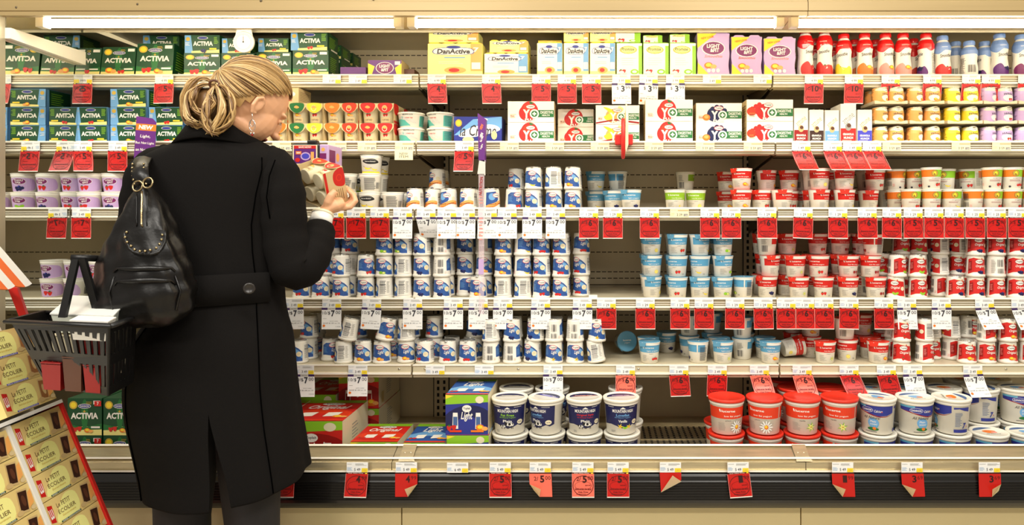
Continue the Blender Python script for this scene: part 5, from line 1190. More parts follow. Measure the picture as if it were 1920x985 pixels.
# ---- signs clipped to the rails
def flatsign(name, label, cat, pts, prints, loc, rot, m, thick=.0015):
    b = MB(); b.prism([(x*.001, z*.001) for x, z in pts], 0, thick, m)
    place_print(b, sum([q if isinstance(q, list) else [q] for q in prints], []), frontfn(0, 0, 0)); o = b.build(name, loc=loc, rot=rot); tag(o, label, cat); return o
flatsign('shelf_sign', 'purple upright sign with orange NEW band, clipped left of the woman', 'sign', [(-33, -70), (36, -70), (33, 60), (20, 72), (-34, 76)],
         [R(-33, 30, 34, 52, 'orange'), T('NEW', 0, 41, 48, 14, 'white', .04, .1), T('Light,', 0, 10, 34, 12, 'white', .01, .1), T('But Not Light', 0, -12, 62, 10, 'white', .01, .1), T('on Nutrition', 0, -34, 58, 10, 'white', .01, .1)], (XX(272, 2.27), 2.27, ZZ(262, 2.27)), (0, math.radians(4), 0), M('purple'))
flatsign('new_item_label', 'cream NEW ITEM label hanging below the second shelf rail', 'sign', [(-31, -31), (31, -31), (31, 0), (-31, 0)], [T('NEW', 0, -10, 28, 8, 'ink', .0), T('ITEM', 0, -20, 30, 8, 'ink', .0)], (XX(757, 2.313), 2.313, ZZ(283, 2.313)), (0, 0, 0), MATS['creamlabel'])
r = empty('hanging_sign_strip', (XX(903, 2.24), 2.24, ZZ(212, 2.24)), label='narrow purple sign and clear strip hanging edge-on from the second shelf rail', cat='sign')
b = MB(); b.prism([(-.010, -.155), (.010, -.16), (.013, -.02), (-.013, 0)], 0, .03, M('purple')); place_print(b, [T('NEW', 0, -45, 18, 9, 'orange', .04, 0, 1.2), T('But Not', 0, -85, 20, 7, 'white', .02, 0, 1.2), T('Light', 0, -110, 18, 7, 'white', .02, 0, 1.2), T('NEW', 0, -72, 16, 9, 'white', .04, 0, 1.2)], frontfn(0, 0, 0)); b.build('purple_sign', r)
b = MB(); b.prism([(-.014, -.20), (.012, -.205), (.012, -.155), (-.008, -.155)], 0, .004, 'lgrey'); b.build('clip_plate', r)
b = MB(); b.prism([(-.009, -.66), (.008, -.66), (.009, -.20), (-.010, -.20)], 0, .002, MATS['plasticstrip'] if 'plasticstrip' in MATS else mat('plasticstrip', (236, 214, 220), .2, alpha=.32))
place_print(b, [T('NUTRITION', -2, -240, 60, 10, 'dred', .03, 0, 1.5), LINES(-8, -300, 6, -270, 3, 'pink'), LINES(-8, -420, 6, -340, 7, 'pink'), R(-10, -520, 8, -470, 'mag') if 0 else R(-10, -530, 7, -480, 'lilac')], frontfn(0, 0, 0)); b.build('clear_strip', r)
r = empty('coupon_dispenser', (XX(1170, 2.28), 2.28, ZZ(262, 2.28)), label='red coupon dispenser with rounded red frame on the second shelf rail', cat='coupon dispenser')
b = MB(); b.rbox(-.030, .0, -.017, .030, .030, .019, .004, 'red'); b.build('mount', r)
b = MB()
pts = [(0, -.012 - .045*math.sin(a)*.6, -.0 + .062*math.cos(a)) for a in [2*PI*k/20 for k in range(20)]]
b.tube([(-.004, y - .02, z) for _, y, z in pts], .0062, 'red', 8, closed=True, up=Vector((1, 0, 0)))
b.tube([(.002, -.012, .055), (.006, -.010, .09), (.010, -.0, .115)], .003, 'gold', 6)
b.build('frame', r)
b = MB(); b.prism([(.006, -.045), (.013, -.02), (.013, .10), (.005, .12), (.003, -.03)], -.035, .0, 'cream'); b.build('coupon_stack', r)
r = empty('coupon_machine', (XX(575, 2.17), 2.17, ZZ(292, 2.17)), label='black framed purple coupon machine clipped to the second shelf beside the woman', cat='coupon dispenser')
b = MB(); b.rbox(-.050, 0, -.042, .042, .03, .04, .008, 'black'); b.rbox(-.0, .0, .036, .03, .03, .05, .004, 'black'); b.build('frame', r)
b = MB(); b.box(-.044, -.001, -.030, .034, .0, .034, 'cream')
place_print(b, [R(-40, -25, 30, 32, 'purple'), R(-40, 22, 30, 32, 'red'), T('SAVE NOW!', -5, 27, 40, 6, 'white', .03), E(-3, -2, 16, 13, 'lilac'), E(-3, -2, 12, 9, 'violet'), R(-34, 4, -16, 14, 'orange'), T('NEW', -25, 9, 13, 5, 'white', .03), E(-28, -14, 8, 7, 'red'), R(14, -16, 24, 12, 'peach')], frontfn(0, -.0011, 0)); b.build('advert_panel', r)
b = MB(); b.rbox(.034, .004, -.052, .068, .12, .036, .003, 'lilac')
place_print(b, [R(-16, -10, 10, 8, 'mag'), E(0, -26, 8, 8, 'purple'), E(0, 20, 6, 6, 'peach')], frontfn(.051, .0035, 0)); place_print(b, [R(10, -20, 60, 20, 'mag'), E(80, 0, 14, 14, 'peach')], rightfn(.068, .0, 0)); b.build('coupon_box', r)
r = empty('hanging_thermometer', (XX(459, 2.33), 2.33, ZZ(80, 2.33)), label='round white dial thermometer hanging in front of the upper green cartons', cat='thermometer')
b = MB(); mx = Matrix.Rotation(PI/2, 4, 'X'); b.lathe([(.033, 0), (.036, .002), (.036, .008), (.033, .010)], 32, 'white', mx=mx)
place_print(b, sum([q if isinstance(q, list) else [q] for q in [RING(0, 0, 25, 26, 'grey'), RING(0, 0, 29, 29.6, 'ink'), R(-1, 0, 1, 18, 'ink'), E(0, 0, 3, 3, 'ink'), [R(-.5, 20, .5, 24, 'ink')]]], []), frontfn(0, -.0101, 0)); b.build('dial', r)
b = MB(); b.prism([(-.030, .015), (.030, .015), (.024, .048), (-.024, .048)], -.006, -.002, 'white'); b.build('hanger', r)
b = MB(); b.box(-.0145, 0, -.006, .0145, .012, .008, 'white'); o = b.build('paper_scrap', loc=(XX(1112, 2.302), 2.302, PZ[4] + .0065)); tag(o, 'small white paper scrap at the shelf edge in the empty gap, fourth shelf', 'paper')
# ================================================================ the woman
mat('skin', (222, 168, 128), .5, noise=.05, nscale=14); mat('coatwool', (20, 18, 17), .95, bump=.5, bscale=700, spec=.12)
mat('coatseam', (4, 4, 4), 1.0, spec=0.0); mat('trouser', (38, 36, 38), .85, bump=.2, bscale=500); mat('leather', (15, 13, 12), .36, bump=.35, bscale=90, noise=.25, nscale=20, spec=.4)
mat('brass', (176, 156, 118), .25, .9); mat('silver', (220, 220, 220), .2, 1.0)
for nm, c in (('hair_a', (168, 132, 80)), ('hair_b', (210, 182, 130)), ('hair_c', (112, 80, 46)), ('hair_d', (188, 154, 100))): mat(nm, c, .42, noise=.12, nscale=60)
mat('baskblack', (12, 11, 11), .4); mat('lips', (186, 98, 88), .4)
def remesh(mb, name, parent, voxel, smooth=6, m=None):
    me = mb.mesh('tmp'); o = bpy.data.objects.new('tmp', me); COL.objects.link(o)
    a = o.modifiers.new('r', 'REMESH'); a.mode = 'VOXEL'; a.voxel_size = voxel; a.use_smooth_shade = True
    q = o.modifiers.new('s', 'SMOOTH'); q.iterations = smooth; q.factor = .5
    dg = bpy.context.evaluated_depsgraph_get(); dg.update()
    me2 = bpy.data.meshes.new_from_object(o.evaluated_get(dg))
    bpy.data.objects.remove(o); bpy.data.meshes.remove(me)
    me2.materials.clear(); me2.materials.append(m); me2.polygons.foreach_set('use_smooth', [True]*len(me2.polygons))
    return me2
def sgn(a, e): return math.copysign(abs(a)**e, a)
ORG = Vector((-1.02, 1.86, 0))
HC = P(473, 196, 1.87)
HM = Matrix.Translation(HC) @ Matrix.Rotation(-math.radians(39), 4, 'Z') @ Matrix.Rotation(-math.radians(36), 4, 'X')
def H(x, y, z): return HM @ Vector((x, y, z))
b = MB(); S = MATS['skin']
b.ell((0, -.012, .022), (.073, .094, .092), S, HM, 24, 16)            # skull
b.ell((0, .030, -.030), (.060, .056, .066), S, HM, 20, 14)            # face
b.ell((0, .056, -.082), (.026, .022, .020), S, HM)                    # chin
b.ell((0, .018, -.070), (.048, .050, .028), S, HM)                    # jaw
b.ell((0, .086, -.012), (.011, .016, .026), S, HM); b.ell((0, .100, -.030), (.013, .014, .010), S, HM)  # nose
for s in (-1, 1):
    b.ell((s*.030, .052, -.034), (.022, .022, .024), S, HM)           # cheek
    b.ell((s*.026, .072, .018), (.022, .012, .007), S, HM)            # brow
    b.tube([H(s*.074, .004, -.008), H(s*.082, -.012, .002), H(s*.084, -.022, -.010), H(s*.081, -.020, -.030), H(s*.073, -.008, -.046), H(s*.070, .002, -.038)], [.004, .005, .0055, .0055, .005, .004], S, 8)
    b.ell((s*.075, -.008, -.020), (.006, .014, .018), S, HM)
neck0 = P(424, 275, 1.86)
b.tube([H(0, -.03, -.01), P(455, 222, 1.868), P(444, 245, 1.865), P(434, 262, 1.86), P(424, 285, 1.86), P(415, 320, 1.86)], [.060, .058, .054, .056, .064, .09], S, 18)
# torso, hips
def ring(cx, cy, z, rx, ry, n=28, e=.9): return [Vector((cx + rx*sgn(math.cos(2*PI*k/n), e), cy + ry*sgn(math.sin(2*PI*k/n), e), z)) for k in range(n)]
b.loft([ring(-1.03, 1.86, z, rx, ry) for z, rx, ry in ((1.50, .06, .06), (1.46, .12, .08), (1.42, .155, .09), (1.34, .15, .10), (1.2, .13, .10), (1.1, .125, .10), (.98, .15, .12), (.90, .155, .13), (.84, .14, .12))], S)
for s, fx in ((-1, 338), (1, 470)):
    hx = -1.03 + s*.08; fxx = XX(fx, 1.84)
    b.tube([(hx, 1.86, .92), (hx, 1.86, .82), ((hx+fxx)/2, 1.85, .62), (fxx, 1.85, .47), (fxx, 1.86, .30), (fxx, 1.86, .09)], [.07, .07, .056, .046, .040, .034], S, 14)
    b.tube([(fxx, 1.84, .06), (fxx, 1.90, .04), (fxx, 1.98, .03)], [.04, .036, .022], S, 10)
# right arm and hand
RA = [P(508, 318, 1.86), P(535, 400, 1.85), P(556, 505, 1.84), P(585, 460, 1.90), P(600, 415, 1.955), P(606, 398, 1.968)]
b.tube(RA, [.05, .042, .038, .034, .027, .025], S, 12)
b.tube([P(604, 402, 1.966), P(614, 392, 1.975), P(630, 384, 1.985), P(644, 380, 1.995)], [.025, .030, .036, .026], S, 14, flat=.62)
for k in range(4):
    Yk_ = 1.984 + k*.0185; ox = -k*2.2; oy = -k*2.5
    b.tube([P(630, 386, 1.985 + k*.010), P(643 + ox*.5, 390 + oy, Yk_), P(657 + ox, 388 + oy, Yk_ + .004), P(667 + ox, 377 + oy, Yk_ + .010), P(663 + ox, 365 + oy, Yk_ + .018), P(654 + ox, 358 + oy, Yk_ + .022)], [.0115, .0095, .0088, .0084, .0078, .0068], S, 10)
b.tube([P(613, 390, 1.965), P(616, 378, 1.955), P(621, 367, 1.955), P(629, 358, 1.962)], [.0135, .013, .0115, .0095], S, 10)
# left arm and hand gripping the basket handle behind the bag
b.tube([P(288, 322, 1.88), P(268, 420, 1.88), P(268, 520, 1.86), P(250, 505, 1.80), P(232, 492, 1.76)], [.05, .042, .038, .032, .026], S, 12)
b.tube([P(236, 494, 1.77), P(222, 488, 1.75), P(212, 486, 1.735)], [.026, .033, .026], S, 12, flat=.6)
for k in range(4):
    yb = 1.722 + k*.018
    b.tube([P(218, 486, yb), P(208, 480, yb), P(203, 488, yb), P(207, 495, yb)], [.0105, .010, .009, .008], S, 8)
b.tube([P(226, 494, 1.73), P(216, 499, 1.725), P(207, 496, 1.73)], [.012, .011, .009], S, 8)
me = remesh(b, 'person', None, .0026, 3, S)
for v in me.vertices: v.co -= ORG
person = link('person', me, None, ORG); tag(person, 'blonde woman in long black coat, seen from behind, reading a yogurt pack in her hand', 'person')
def part(mb, name, label=None):
    for i, v in enumerate(mb.v): mb.v[i] = Vector(v) - ORG
    o = mb.build(name, person); fixn(o.data); tag(o, label); return o
def partm(me, name, label=None):
    for v in me.vertices: v.co -= ORG
    return link(name, me, person, label=label)
# face details
for s in (-1, 1):
    e = MB(); e.ell((s*.027, .0745, .000), (.0105, .0075, .0075), MATS['skin'], HM); e.ell((s*.027, .0790, -.004), (.0075, .0035, .0022), 'white', HM); e.tube([H(s*(.027+.013*t), .0835 - .006*abs(t), -.003) for t in (-1, -.5, 0, .5, 1)], .0012, 'brown', 6); part(e, 'eye')
e = MB(); e.ell((0, .0815, -.058), (.018, .006, .005), MATS['lips'], HM); part(e, 'lips')
# hair
random.seed(3)
h = MB(); tones = ['hair_a', 'hair_a', 'hair_b', 'hair_d', 'hair_d', 'hair_c']
SCc = Vector((0, -.012, .022)); SR = Vector((.082, .102, .102))
# cap over the skull (not the face)
vs = []; fs = []; nu, nv = 40, 24
def hairy(d):
    # d: unit dir in local; True where the scalp carries hair
    az = abs(math.degrees(math.atan2(d.x, d.y))); el = math.degrees(math.asin(max(-1, min(1, d.z))))
    if az < 55: return el > 38 - az*.1
    if az < 92: return el > 26 - (az-55)*.92
    if az < 110: return el > -8 - (az-92)*1.6
    return el > -46
for j in range(nv+1):
    for k in range(nu):
        t = PI*j/nv; a = 2*PI*k/nu; d = Vector((math.sin(t)*math.cos(a), math.sin(t)*math.sin(a), math.cos(t)))
        vs.append(HM @ Vector([SCc[i] + SR[i]*.985*d[i] for i in range(3)]))
for j in range(nv):
    for k in range(nu):
        t = PI*(j+.5)/nv; a = 2*PI*(k+.5)/nu; d = Vector((math.sin(t)*math.cos(a), math.sin(t)*math.sin(a), math.cos(t)))
        if hairy(d): fs.append((j*nu+k, (j+1)*nu+k, (j+1)*nu+(k+1) % nu, j*nu+(k+1) % nu))
h.add(vs, fs, MATS['hair_a'], True)
TD = Vector((0, -1, -.05)).normalized()
def lockpath(az, el, lift, n=12):
    a = math.radians(az); e_ = math.radians(el)
    d0 = Vector((math.sin(a)*math.cos(e_), math.cos(a)*math.cos(e_), math.sin(e_)))
    om = math.acos(max(-1, min(1, d0.dot(TD)))); pts = []
    for i in range(n+1):
        t = i/n; d = (d0*math.sin((1-t)*om) + TD*math.sin(t*om)) / max(math.sin(om), 1e-4)
        g = 1 + lift*math.sin(PI*t)
        pts.append(HM @ Vector([SCc[q] + SR[q]*g*d[q] for q in range(3)]))
    return pts
for i in range(720):
    u = random.uniform(-1, 1); az = u*168
    aa = abs(az)
    el = 36 if aa < 55 else (28 - (aa-55)*.95 if aa < 92 else (-7 - (aa-92)*1.1 if aa < 112 else -30 - (aa-112)*.4))
    el += random.uniform(0, 34) if random.random() < .55 else random.uniform(-1, 3)
    r = random.uniform(.0013, .0030)
    h.tube(lockpath(az, el, random.uniform(.0, .06)), [r*.3, r*.8] + [r]*9 + [r*.8, r*.6], MATS[random.choice(tones)], 6, flat=.6)
# loose strand by the ear
for k in range(0): h.tube([H(.076, .02 - k*.003, .02), H(.082, .010, -.012), H(.078, .006 + k*.003, -.04), H(.070, .010 + k*.004, -.068 - k*.004)], [.0009, .0008, .0007, .0004], MATS['hair_b'], 5)
def fam(pts, n, jit, r0, Y0, dY, m=None):
    for _ in range(n):
        o = random.uniform(-1, 1); q = []
        for i, (x, y) in enumerate(pts):
            k = min(1, i*.5)
            q.append(P(x + random.uniform(-jit, jit)*k, y + random.uniform(-jit, jit)*k, Y0 + dY*o*k))
        # smooth
        s_ = []
        for i in range(len(q)-1):
            p0, p1, p2, p3 = q[max(i-1, 0)], q[i], q[i+1], q[min(i+2, len(q)-1)]
            for t in (0, .25, .5, .75): s_.append(.5*((2*p1) + (p2-p0)*t + (2*p0-5*p1+4*p2-p3)*t*t + (3*p1-p0-3*p2+p3)*t**3))
        s_.append(q[-1]); N = len(s_); r = r0*random.uniform(.7, 1.2)
        h.tube(s_, [r*min(1, .4+3*i/N, .25+3*(N-1-i)/N) for i in range(N)], MATS[random.choice(tones)], 6, flat=.7)
YT = 1.80
fam([(403, 158), (380, 146), (356, 158), (344, 190), (348, 222), (372, 238), (390, 224)], 60, 6, .0030, YT, .035)
fam([(403, 158), (376, 160), (362, 178), (364, 205), (384, 214), (400, 196), (392, 178)], 50, 7, .0030, YT-.02, .03)
fam([(404, 158), (424, 168), (436, 198), (430, 228), (408, 246), (390, 240), (378, 222)], 60, 6, .0030, YT-.02, .03)
fam([(404, 158), (412, 178), (416, 205), (406, 232), (392, 246)], 50, 7, .0030, YT-.035, .02)
fam([(402, 160), (392, 180), (386, 208), (390, 236), (402, 250)], 50, 8, .0030, YT-.03, .03)
fam([(370, 160), (350, 182), (350, 214), (368, 232)], 26, 6, .0026, YT-.04, .015)
h.ell(tuple(P(393, 200, YT+.005)), (.052, .038, .052), MATS['hair_c'])
part(h, 'hair', 'blonde hair twisted into a loose low bun')
e = MB(); tp = P(402, 160, 1.775); e.tube([tp + Vector((.012*math.cos(a), .004*math.sin(a*2), .013*math.sin(a))) for a in [2*PI*k/14 for k in range(14)]], .003, 'brown', 6, closed=True); part(e, 'hair_tie')
# earring
e = MB(); top = H(.077, -.008, -.048)
e.tube([top, top + Vector((0, 0, -.018))], .0009, MATS['silver'], 5)
for w_, l_ in ((.008, .030), (.005, .018)):
    e.tube([top + Vector((w_*math.sin(a)*1.0, 0, -.018 - l_/2 + l_/2*math.cos(a))) for a in [2*PI*k/16 for k in range(16)]], .0010, MATS['silver'], 5, closed=True)
for k in range(3): e.ell(tuple(top + Vector(((k-1)*.004, 0, -.054 - (k % 2)*.004))), (.0026, .0026, .0032), 'dred' if k == 1 else 'silver', nu=8, nv=6)
part(e, 'earring', 'dangling silver earring')
# coat
TH0 = .30
def g_at(z): return 0.0 if z > .80 else .12*(.80 - z)/.22
CR = [(1.535, -1.030, .066, .062), (1.515, -1.027, .078, .068), (1.492, -1.024, .112, .082), (1.470, -1.032, .160, .095), (1.447, -1.040, .190, .104), (1.415, -1.044, .197, .112), (1.35, -1.047, .183, .12), (1.27, -1.043, .166, .124), (1.20, -1.032, .158, .124),
      (1.13, -1.022, .153, .122), (1.09, -1.020, .155, .125), (1.05, -1.022, .160, .132), (1.01, -1.030, .176, .144), (.97, -1.038, .190, .155), (.91, -1.043, .201, .164), (.85, -1.045, .207, .170), (.80, -1.042, .209, .173), (.74, -1.034, .208, .176), (.68, -1.022, .205, .178), (.62, -1.010, .202, .180), (.578, -1.004, .201, .182), (.574, -1.004, .199, .180)]
def coat_pt(i, th, off=0.0):
    z, cx, rx, ry = CR[i]; e_ = .82 if z < 1.0 else .92
    A = max(0, (1.02 - z)) * .10
    w = 1 + A*(.55*math.sin(5*th + 1.1 + z*1.5) + .45*math.sin(9*th + 2.3 - z*2)) + (.012*math.sin(13*th + 30*z)*math.exp(-((z-1.12)/.08)**2))
    if z > 1.15: w += .012*math.sin(3*th + z*18)
    zz = z - (.012*math.cos(th*2) if i >= 20 else 0)
    return Vector((cx + (rx+off)*w*sgn(math.sin(th), e_), 1.86 - (ry+off)*w*sgn(math.cos(th), e_), zz))
c = MB(); n = 96; rings = []
for i in range(len(CR)):
    g = g_at(CR[i][0]); rings.append([coat_pt(i, TH0 + g + (2*PI - 2*g)*k/n) for k in range(n+1)])
# subdivide rings vertically by smooth interpolation
R2 = []
for i in range(len(rings)-1):
    for t in (0, .5):
        p0, p1, p2, p3 = rings[max(i-1, 0)], rings[i], rings[i+1], rings[min(i+2, len(rings)-1)]
        R2.append([.5*((2*p1[k]) + (p2[k]-p0[k])*t + (2*p0[k]-5*p1[k]+4*p2[k]-p3[k])*t*t + (3*p1[k]-p0[k]-3*p2[k]+p3[k])*t**3) for k in range(n+1)])
R2.append(rings[-1])
c.loft(R2, MATS['coatwool'], cap=False, closed=False)
# inner lining so the skirt has thickness
R3 = [[p + (Vector((-1.03, 1.86, p.z)) - p).normalized()*.006 for p in r] for r in R2 if r[0].z < 1.0]
c.loft(R3, MATS['coatwool'], cap=False, closed=False)
m_ = len(c.v); a = R2[-1]; q = R3[-1]; c.add(a + q, [(k, k+1, n+1+k+1, n+1+k) for k in range(n)], MATS['coatwool'])
# sleeves
def sleeve(pts, rs, wr):
    P_ = [Vector(p) for p in pts]; out = []; rr = []
    for i in range(len(P_)-1):
        p0, p1, p2, p3 = P_[max(i-1, 0)], P_[i], P_[i+1], P_[min(i+2, len(P_)-1)]
        for t in (0, .2, .4, .6, .8):
            out.append(.5*((2*p1) + (p2-p0)*t + (2*p0-5*p1+4*p2-p3)*t*t + (3*p1-p0-3*p2+p3)*t**3)); rr.append((rs[i]*(1-t) + rs[i+1]*t) * (1 + wr*math.sin(len(out)*1.9)))
    out.append(P_[-1]); rr.append(rs[-1])
    c.tube(out, rr, MATS['coatwool'], 22)
sleeve([P(490, 300, 1.86), P(512, 322, 1.86), P(527, 370, 1.85), P(534, 440, 1.845), P(552, 503, 1.84), P(577, 487, 1.87), P(594, 450, 1.915), P(601, 424, 1.943)], [.050, .064, .062, .058, .060, .056, .049, .037], .035)
sleeve([P(325, 302, 1.88), P(288, 325, 1.88), P(272, 380, 1.88), P(268, 440, 1.88), P(268, 515, 1.865), P(255, 510, 1.82), P(240, 498, 1.785)], [.050, .062, .060, .056, .055, .048, .040], .03)
part(c, 'coat', 'long black wool coat')
k_ = MB()
def colr(z, cx, rx, ry, off=0): return [Vector((cx + rx*math.sin(t), 1.862 - ry*math.cos(t), z + .010*math.cos(t) - .012*abs(math.sin(t)))) for t in [2*PI*k/48 for k in range(48)]]
k_.loft([colr(1.520, -1.026, .072, .064), colr(1.536, -1.027, .078, .070), colr(1.534, -1.027, .088, .080), colr(1.512, -1.026, .104, .092), colr(1.488, -1.026, .124, .102), colr(1.486, -1.026, .120, .098)], MATS['coatwool'], cap=False)
part(k_, 'collar')
bl = MB()
def beltr(z, off): 
    return [Vector((-1.021 + (.156+off)*math.sin(t), 1.86 - (.127+off)*math.cos(t), z + .004*math.sin(t*2))) for t in [-1.5 + 2.7*k/40 for k in range(41)]]
zb0, zb1 = ZZ(576, 1.73), ZZ(518, 1.73)
bl.loft([beltr(zb0, .004), beltr(zb0, .010), beltr((zb0+zb1)/2, .009), beltr(zb1, .007), beltr(zb1, .0)], MATS['coatwool'], cap=False, closed=False)
part(bl, 'back_belt', 'wide back belt of the coat')
bu = MB(); bc = P(467, 541, 1.722)
bu.lathe([(.0001, -.002), (.013, -.002), (.0145, 0), (.0135, .003), (.010, .0035), (.009, .002), (.0001, .002)], 20, mat('button', (42, 38, 36), .3), mx=Matrix.Translation(bc) @ Matrix.Rotation(PI/2 + .0, 4, 'X') @ Matrix.Rotation(.45, 4, 'Y'))
part(bu, 'button')
for th, nm in ((-.75, 'seam'), (.95, 'seam')):
    sm = MB(); L1 = [coat_pt(i, th + (.12 if i > 10 else 0)*(i-10)*.03, .0015) for i in range(4, 21)]
    sm.tube(L1, .0016, MATS['coatseam'], 5); part(sm, nm)
sl = MB(); sl.tube([P(516, 300, 1.80), P(505, 330, 1.785), P(500, 370, 1.78), P(506, 410, 1.785)], .0016, MATS['coatseam'], 5); part(sl, 'seam')
# cuff of the white blouse
cf = MB(); p0, p1 = P(600, 420, 1.948), P(606, 400, 1.964); cf.tube([p0, p0*.6+p1*.4, p1], [.032, .031, .029], 'white', 18); cf.tube([p0*.2+p1*.8, p1 + (p1-p0)*.02], [.031, .030], 'cream', 18); part(cf, 'shirt_cuff', 'white blouse cuff')
tr = MB()
for fx in (338, 470):
    X = XX(fx, 1.84); hx = -1.03 + (-.08 if fx == 338 else .08)
    tr.tube([(hx, 1.86, .92), (hx, 1.86, .82), ((hx+X)/2, 1.85, .62), (X, 1.85, .47), (X, 1.86, .30), (X, 1.87, .10), (X, 1.87, .05)], [.088, .088, .078, .068, .064, .066, .067], MATS['trouser'], 24)
part(tr, 'trousers', 'dark grey trousers')
sh = MB()
for fx in (338, 470):
    X = XX(fx, 1.84); sh.ell((X, 1.90, .035), (.045, .12, .034), MATS['leather']); sh.box(X-.03, 1.80, 0, X+.03, 1.85, .03, MATS['leather'])
part(sh, 'shoes')
# held multipack
hp = multipack(('tagorange', 'red')); MPH = hp
u = Vector((.55, .72, .36)).normalized(); wv = Vector((.80, -.50, -.26)); wv = (wv - u*wv.dot(u)).normalized(); dv = u.cross(wv)
Mx = Matrix((( wv.x, dv.x, u.x), (wv.y, dv.y, u.y), (wv.z, dv.z, u.z))).to_4x4()
cen = P(606, 345, 2.015); hp.matrix_world = Matrix.Translation(cen - Mx.to_3x3() @ Vector((0, .058, .034))) @ Mx
tag(hp, 'orange and red yogurt four-pack held tilted in the woman\'s right hand', 'yogurt multipack')

# ================================================================ handbag
BO = P(270, 480, 1.66)
bag = empty('handbag', BO, label='slouchy black leather handbag with studded flap hanging from the woman\'s shoulder', cat='handbag')
def bpart(mb, name, label=None, fix=True):
    for i, v in enumerate(mb.v): mb.v[i] = Vector(v) - BO
    o = mb.build(name, bag)
    if fix: fixn(o.data)
    tag(o, label); return o
BR = [(350, 262, 279, .012), (358, 257, 286, .02), (370, 250, 296, .030), (390, 240, 308, .040), (420, 226, 321, .050), (450, 211, 333, .058), (480, 199, 343, .064), (510, 190, 352, .070), (540, 184, 358, .074), (565, 183, 358, .074), (585, 189, 353, .068), (600, 203, 341, .055), (608, 225, 322, .038), (611, 250, 300, .015)]
def bag_pt(y, th, off=0):
    for (a, b_) in zip(BR, BR[1:]):
        if y <= b_[0]: break
    t = max(0, min(1, (y - a[0])/(b_[0]-a[0]))); xl = a[1]+(b_[1]-a[1])*t; xr = a[2]+(b_[2]-a[2])*t; d = a[3]+(b_[3]-a[3])*t
    cx = XX((xl+xr)/2, 1.66); rx = (xr-xl)/2/F*1.66; z = ZZ(y, 1.66)
    w = 1 + .05*math.sin(7*th + y*.03)*math.exp(-((y-400)/60)**2) + .03*math.sin(11*th - y*.05)*max(0, min(1, (y-380)/80)) + .02*math.sin(y*.16 + 3*math.sin(th))
    return Vector((cx + (rx*w+off)*sgn(math.sin(th), .85), 1.66 - (d*w+off)*sgn(math.cos(th), .85), z + .004*math.sin(th*4)))
b = MB(); ys = [350 + 261*k/52 for k in range(53)]
b.loft([[bag_pt(y, 2*PI*k/64) for k in range(64)] for y in ys], MATS['leather'])
bpart(b, 'bag_body')
def surf(px, py, off=.002):
    # a point on the front of the bag seen at that picture position
    best = None
    for k in range(-40, 41):
        th = k/40*1.5; p = bag_pt(py, th, off); x = p.x/p.y*F + VX
        if best is None or abs(x-px) < best[0]: best = (abs(x-px), p)
    return best[1]
fl = MB(); cols_ = 14; rows_ = []
outl = [(430, 233, 309), (440, 233, 309), (450, 235, 308), (458, 238, 306), (465, 243, 302), (471, 250, 296), (475, 259, 289), (477, 268, 281)]
for (y, xl, xr) in outl: rows_.append([surf(xl + (xr-xl)*k/cols_, y + (x_ := 0), .010) for k in range(cols_+1)])
fl.loft(rows_, MATS['leather'], cap=False, closed=False)
rows_b = [[p + Vector((0, .006, 0)) for p in r] for r in rows_]; fl.loft(rows_b, MATS['leather'], cap=False, closed=False)
edge = [r[0] for r in rows_] + rows_[-1][1:] + [r[-1] for r in rows_[::-1][1:]]
fl.tube([e + Vector((0, .002, 0)) for e in edge], .0035, MATS['leather'], 6)
flap = bpart(fl, 'flap')
studs = [(238, 434), (237, 443), (240, 452), (245, 460), (253, 467), (263, 471), (273, 471), (283, 469), (292, 464), (299, 456), (303, 447), (304, 438)]
for (x, y) in studs:
    s_ = MB(); s_.ell(tuple(surf(x, y, .012)), (.0030, .0028, .0030), MATS['brass'], nu=10, nv=8)
    for i, v in enumerate(s_.v): s_.v[i] = Vector(v) - BO
    o = s_.build('stud', flap)
b = MB()
for y0, amp in ((496, 7), (520, 4)):
    b.tube([surf(212 + 118*k/16, y0 + amp*math.sin(PI*k/16) + (8 if k in (0, 16) else 0), .002) for k in range(17)], [.002 + .005*math.sin(PI*k/16) for k in range(17)], MATS['leather'], 8)
b.tube([surf(213, 512, .001), surf(206, 540, .002), surf(214, 575, .002)], .0025, MATS['leather'], 6); b.tube([surf(330, 512, .001), surf(338, 540, .002), surf(330, 575, .002)], .0025, MATS['leather'], 6)
bpart(b, 'pocket_fold')
b = MB(); b.tube([surf(266, y, .0015) for y in range(362, 432, 6)], .0022, MATS['brass'], 6, flat=.5); bpart(b, 'zipper')
for dx in (-10, 10):
    b = MB(); b.tube([surf(266 + dx, y, .001) for y in range(362, 430, 8)], .0014, MATS['leather'], 5); bpart(b, 'zipper_seam')
for (x, y) in ((258, 349), (277, 343)):
    b = MB(); c_ = P(x, y, 1.642); b.tube([c_ + Vector((.0115*math.cos(a), .003*math.sin(a), .0125*math.sin(a))) for a in [2*PI*k/24 for k in range(24)]], .0021, MATS['brass'], 8, closed=True); bpart(b, 'metal_ring')
b = MB()
SP = [P(266, 345, 1.650), P(262, 325, 1.655), P(262, 308, 1.69), P(268, 296, 1.76), P(278, 292, 1.86), P(282, 300, 1.95)]
for a_, b_ in ((0, 1),):
    Ls = []
    for i in range(len(SP)):
        w_ = .021
        Ls.append([SP[i] + Vector((-w_, 0, .0)), SP[i] + Vector((0, -.003, .002)), SP[i] + Vector((w_, 0, 0)), SP[i] + Vector((w_, .004, -.004)), SP[i] + Vector((-w_, .004, -.004))])
    b.loft(Ls, MATS['leather'])
st = bpart(b, 'strap')
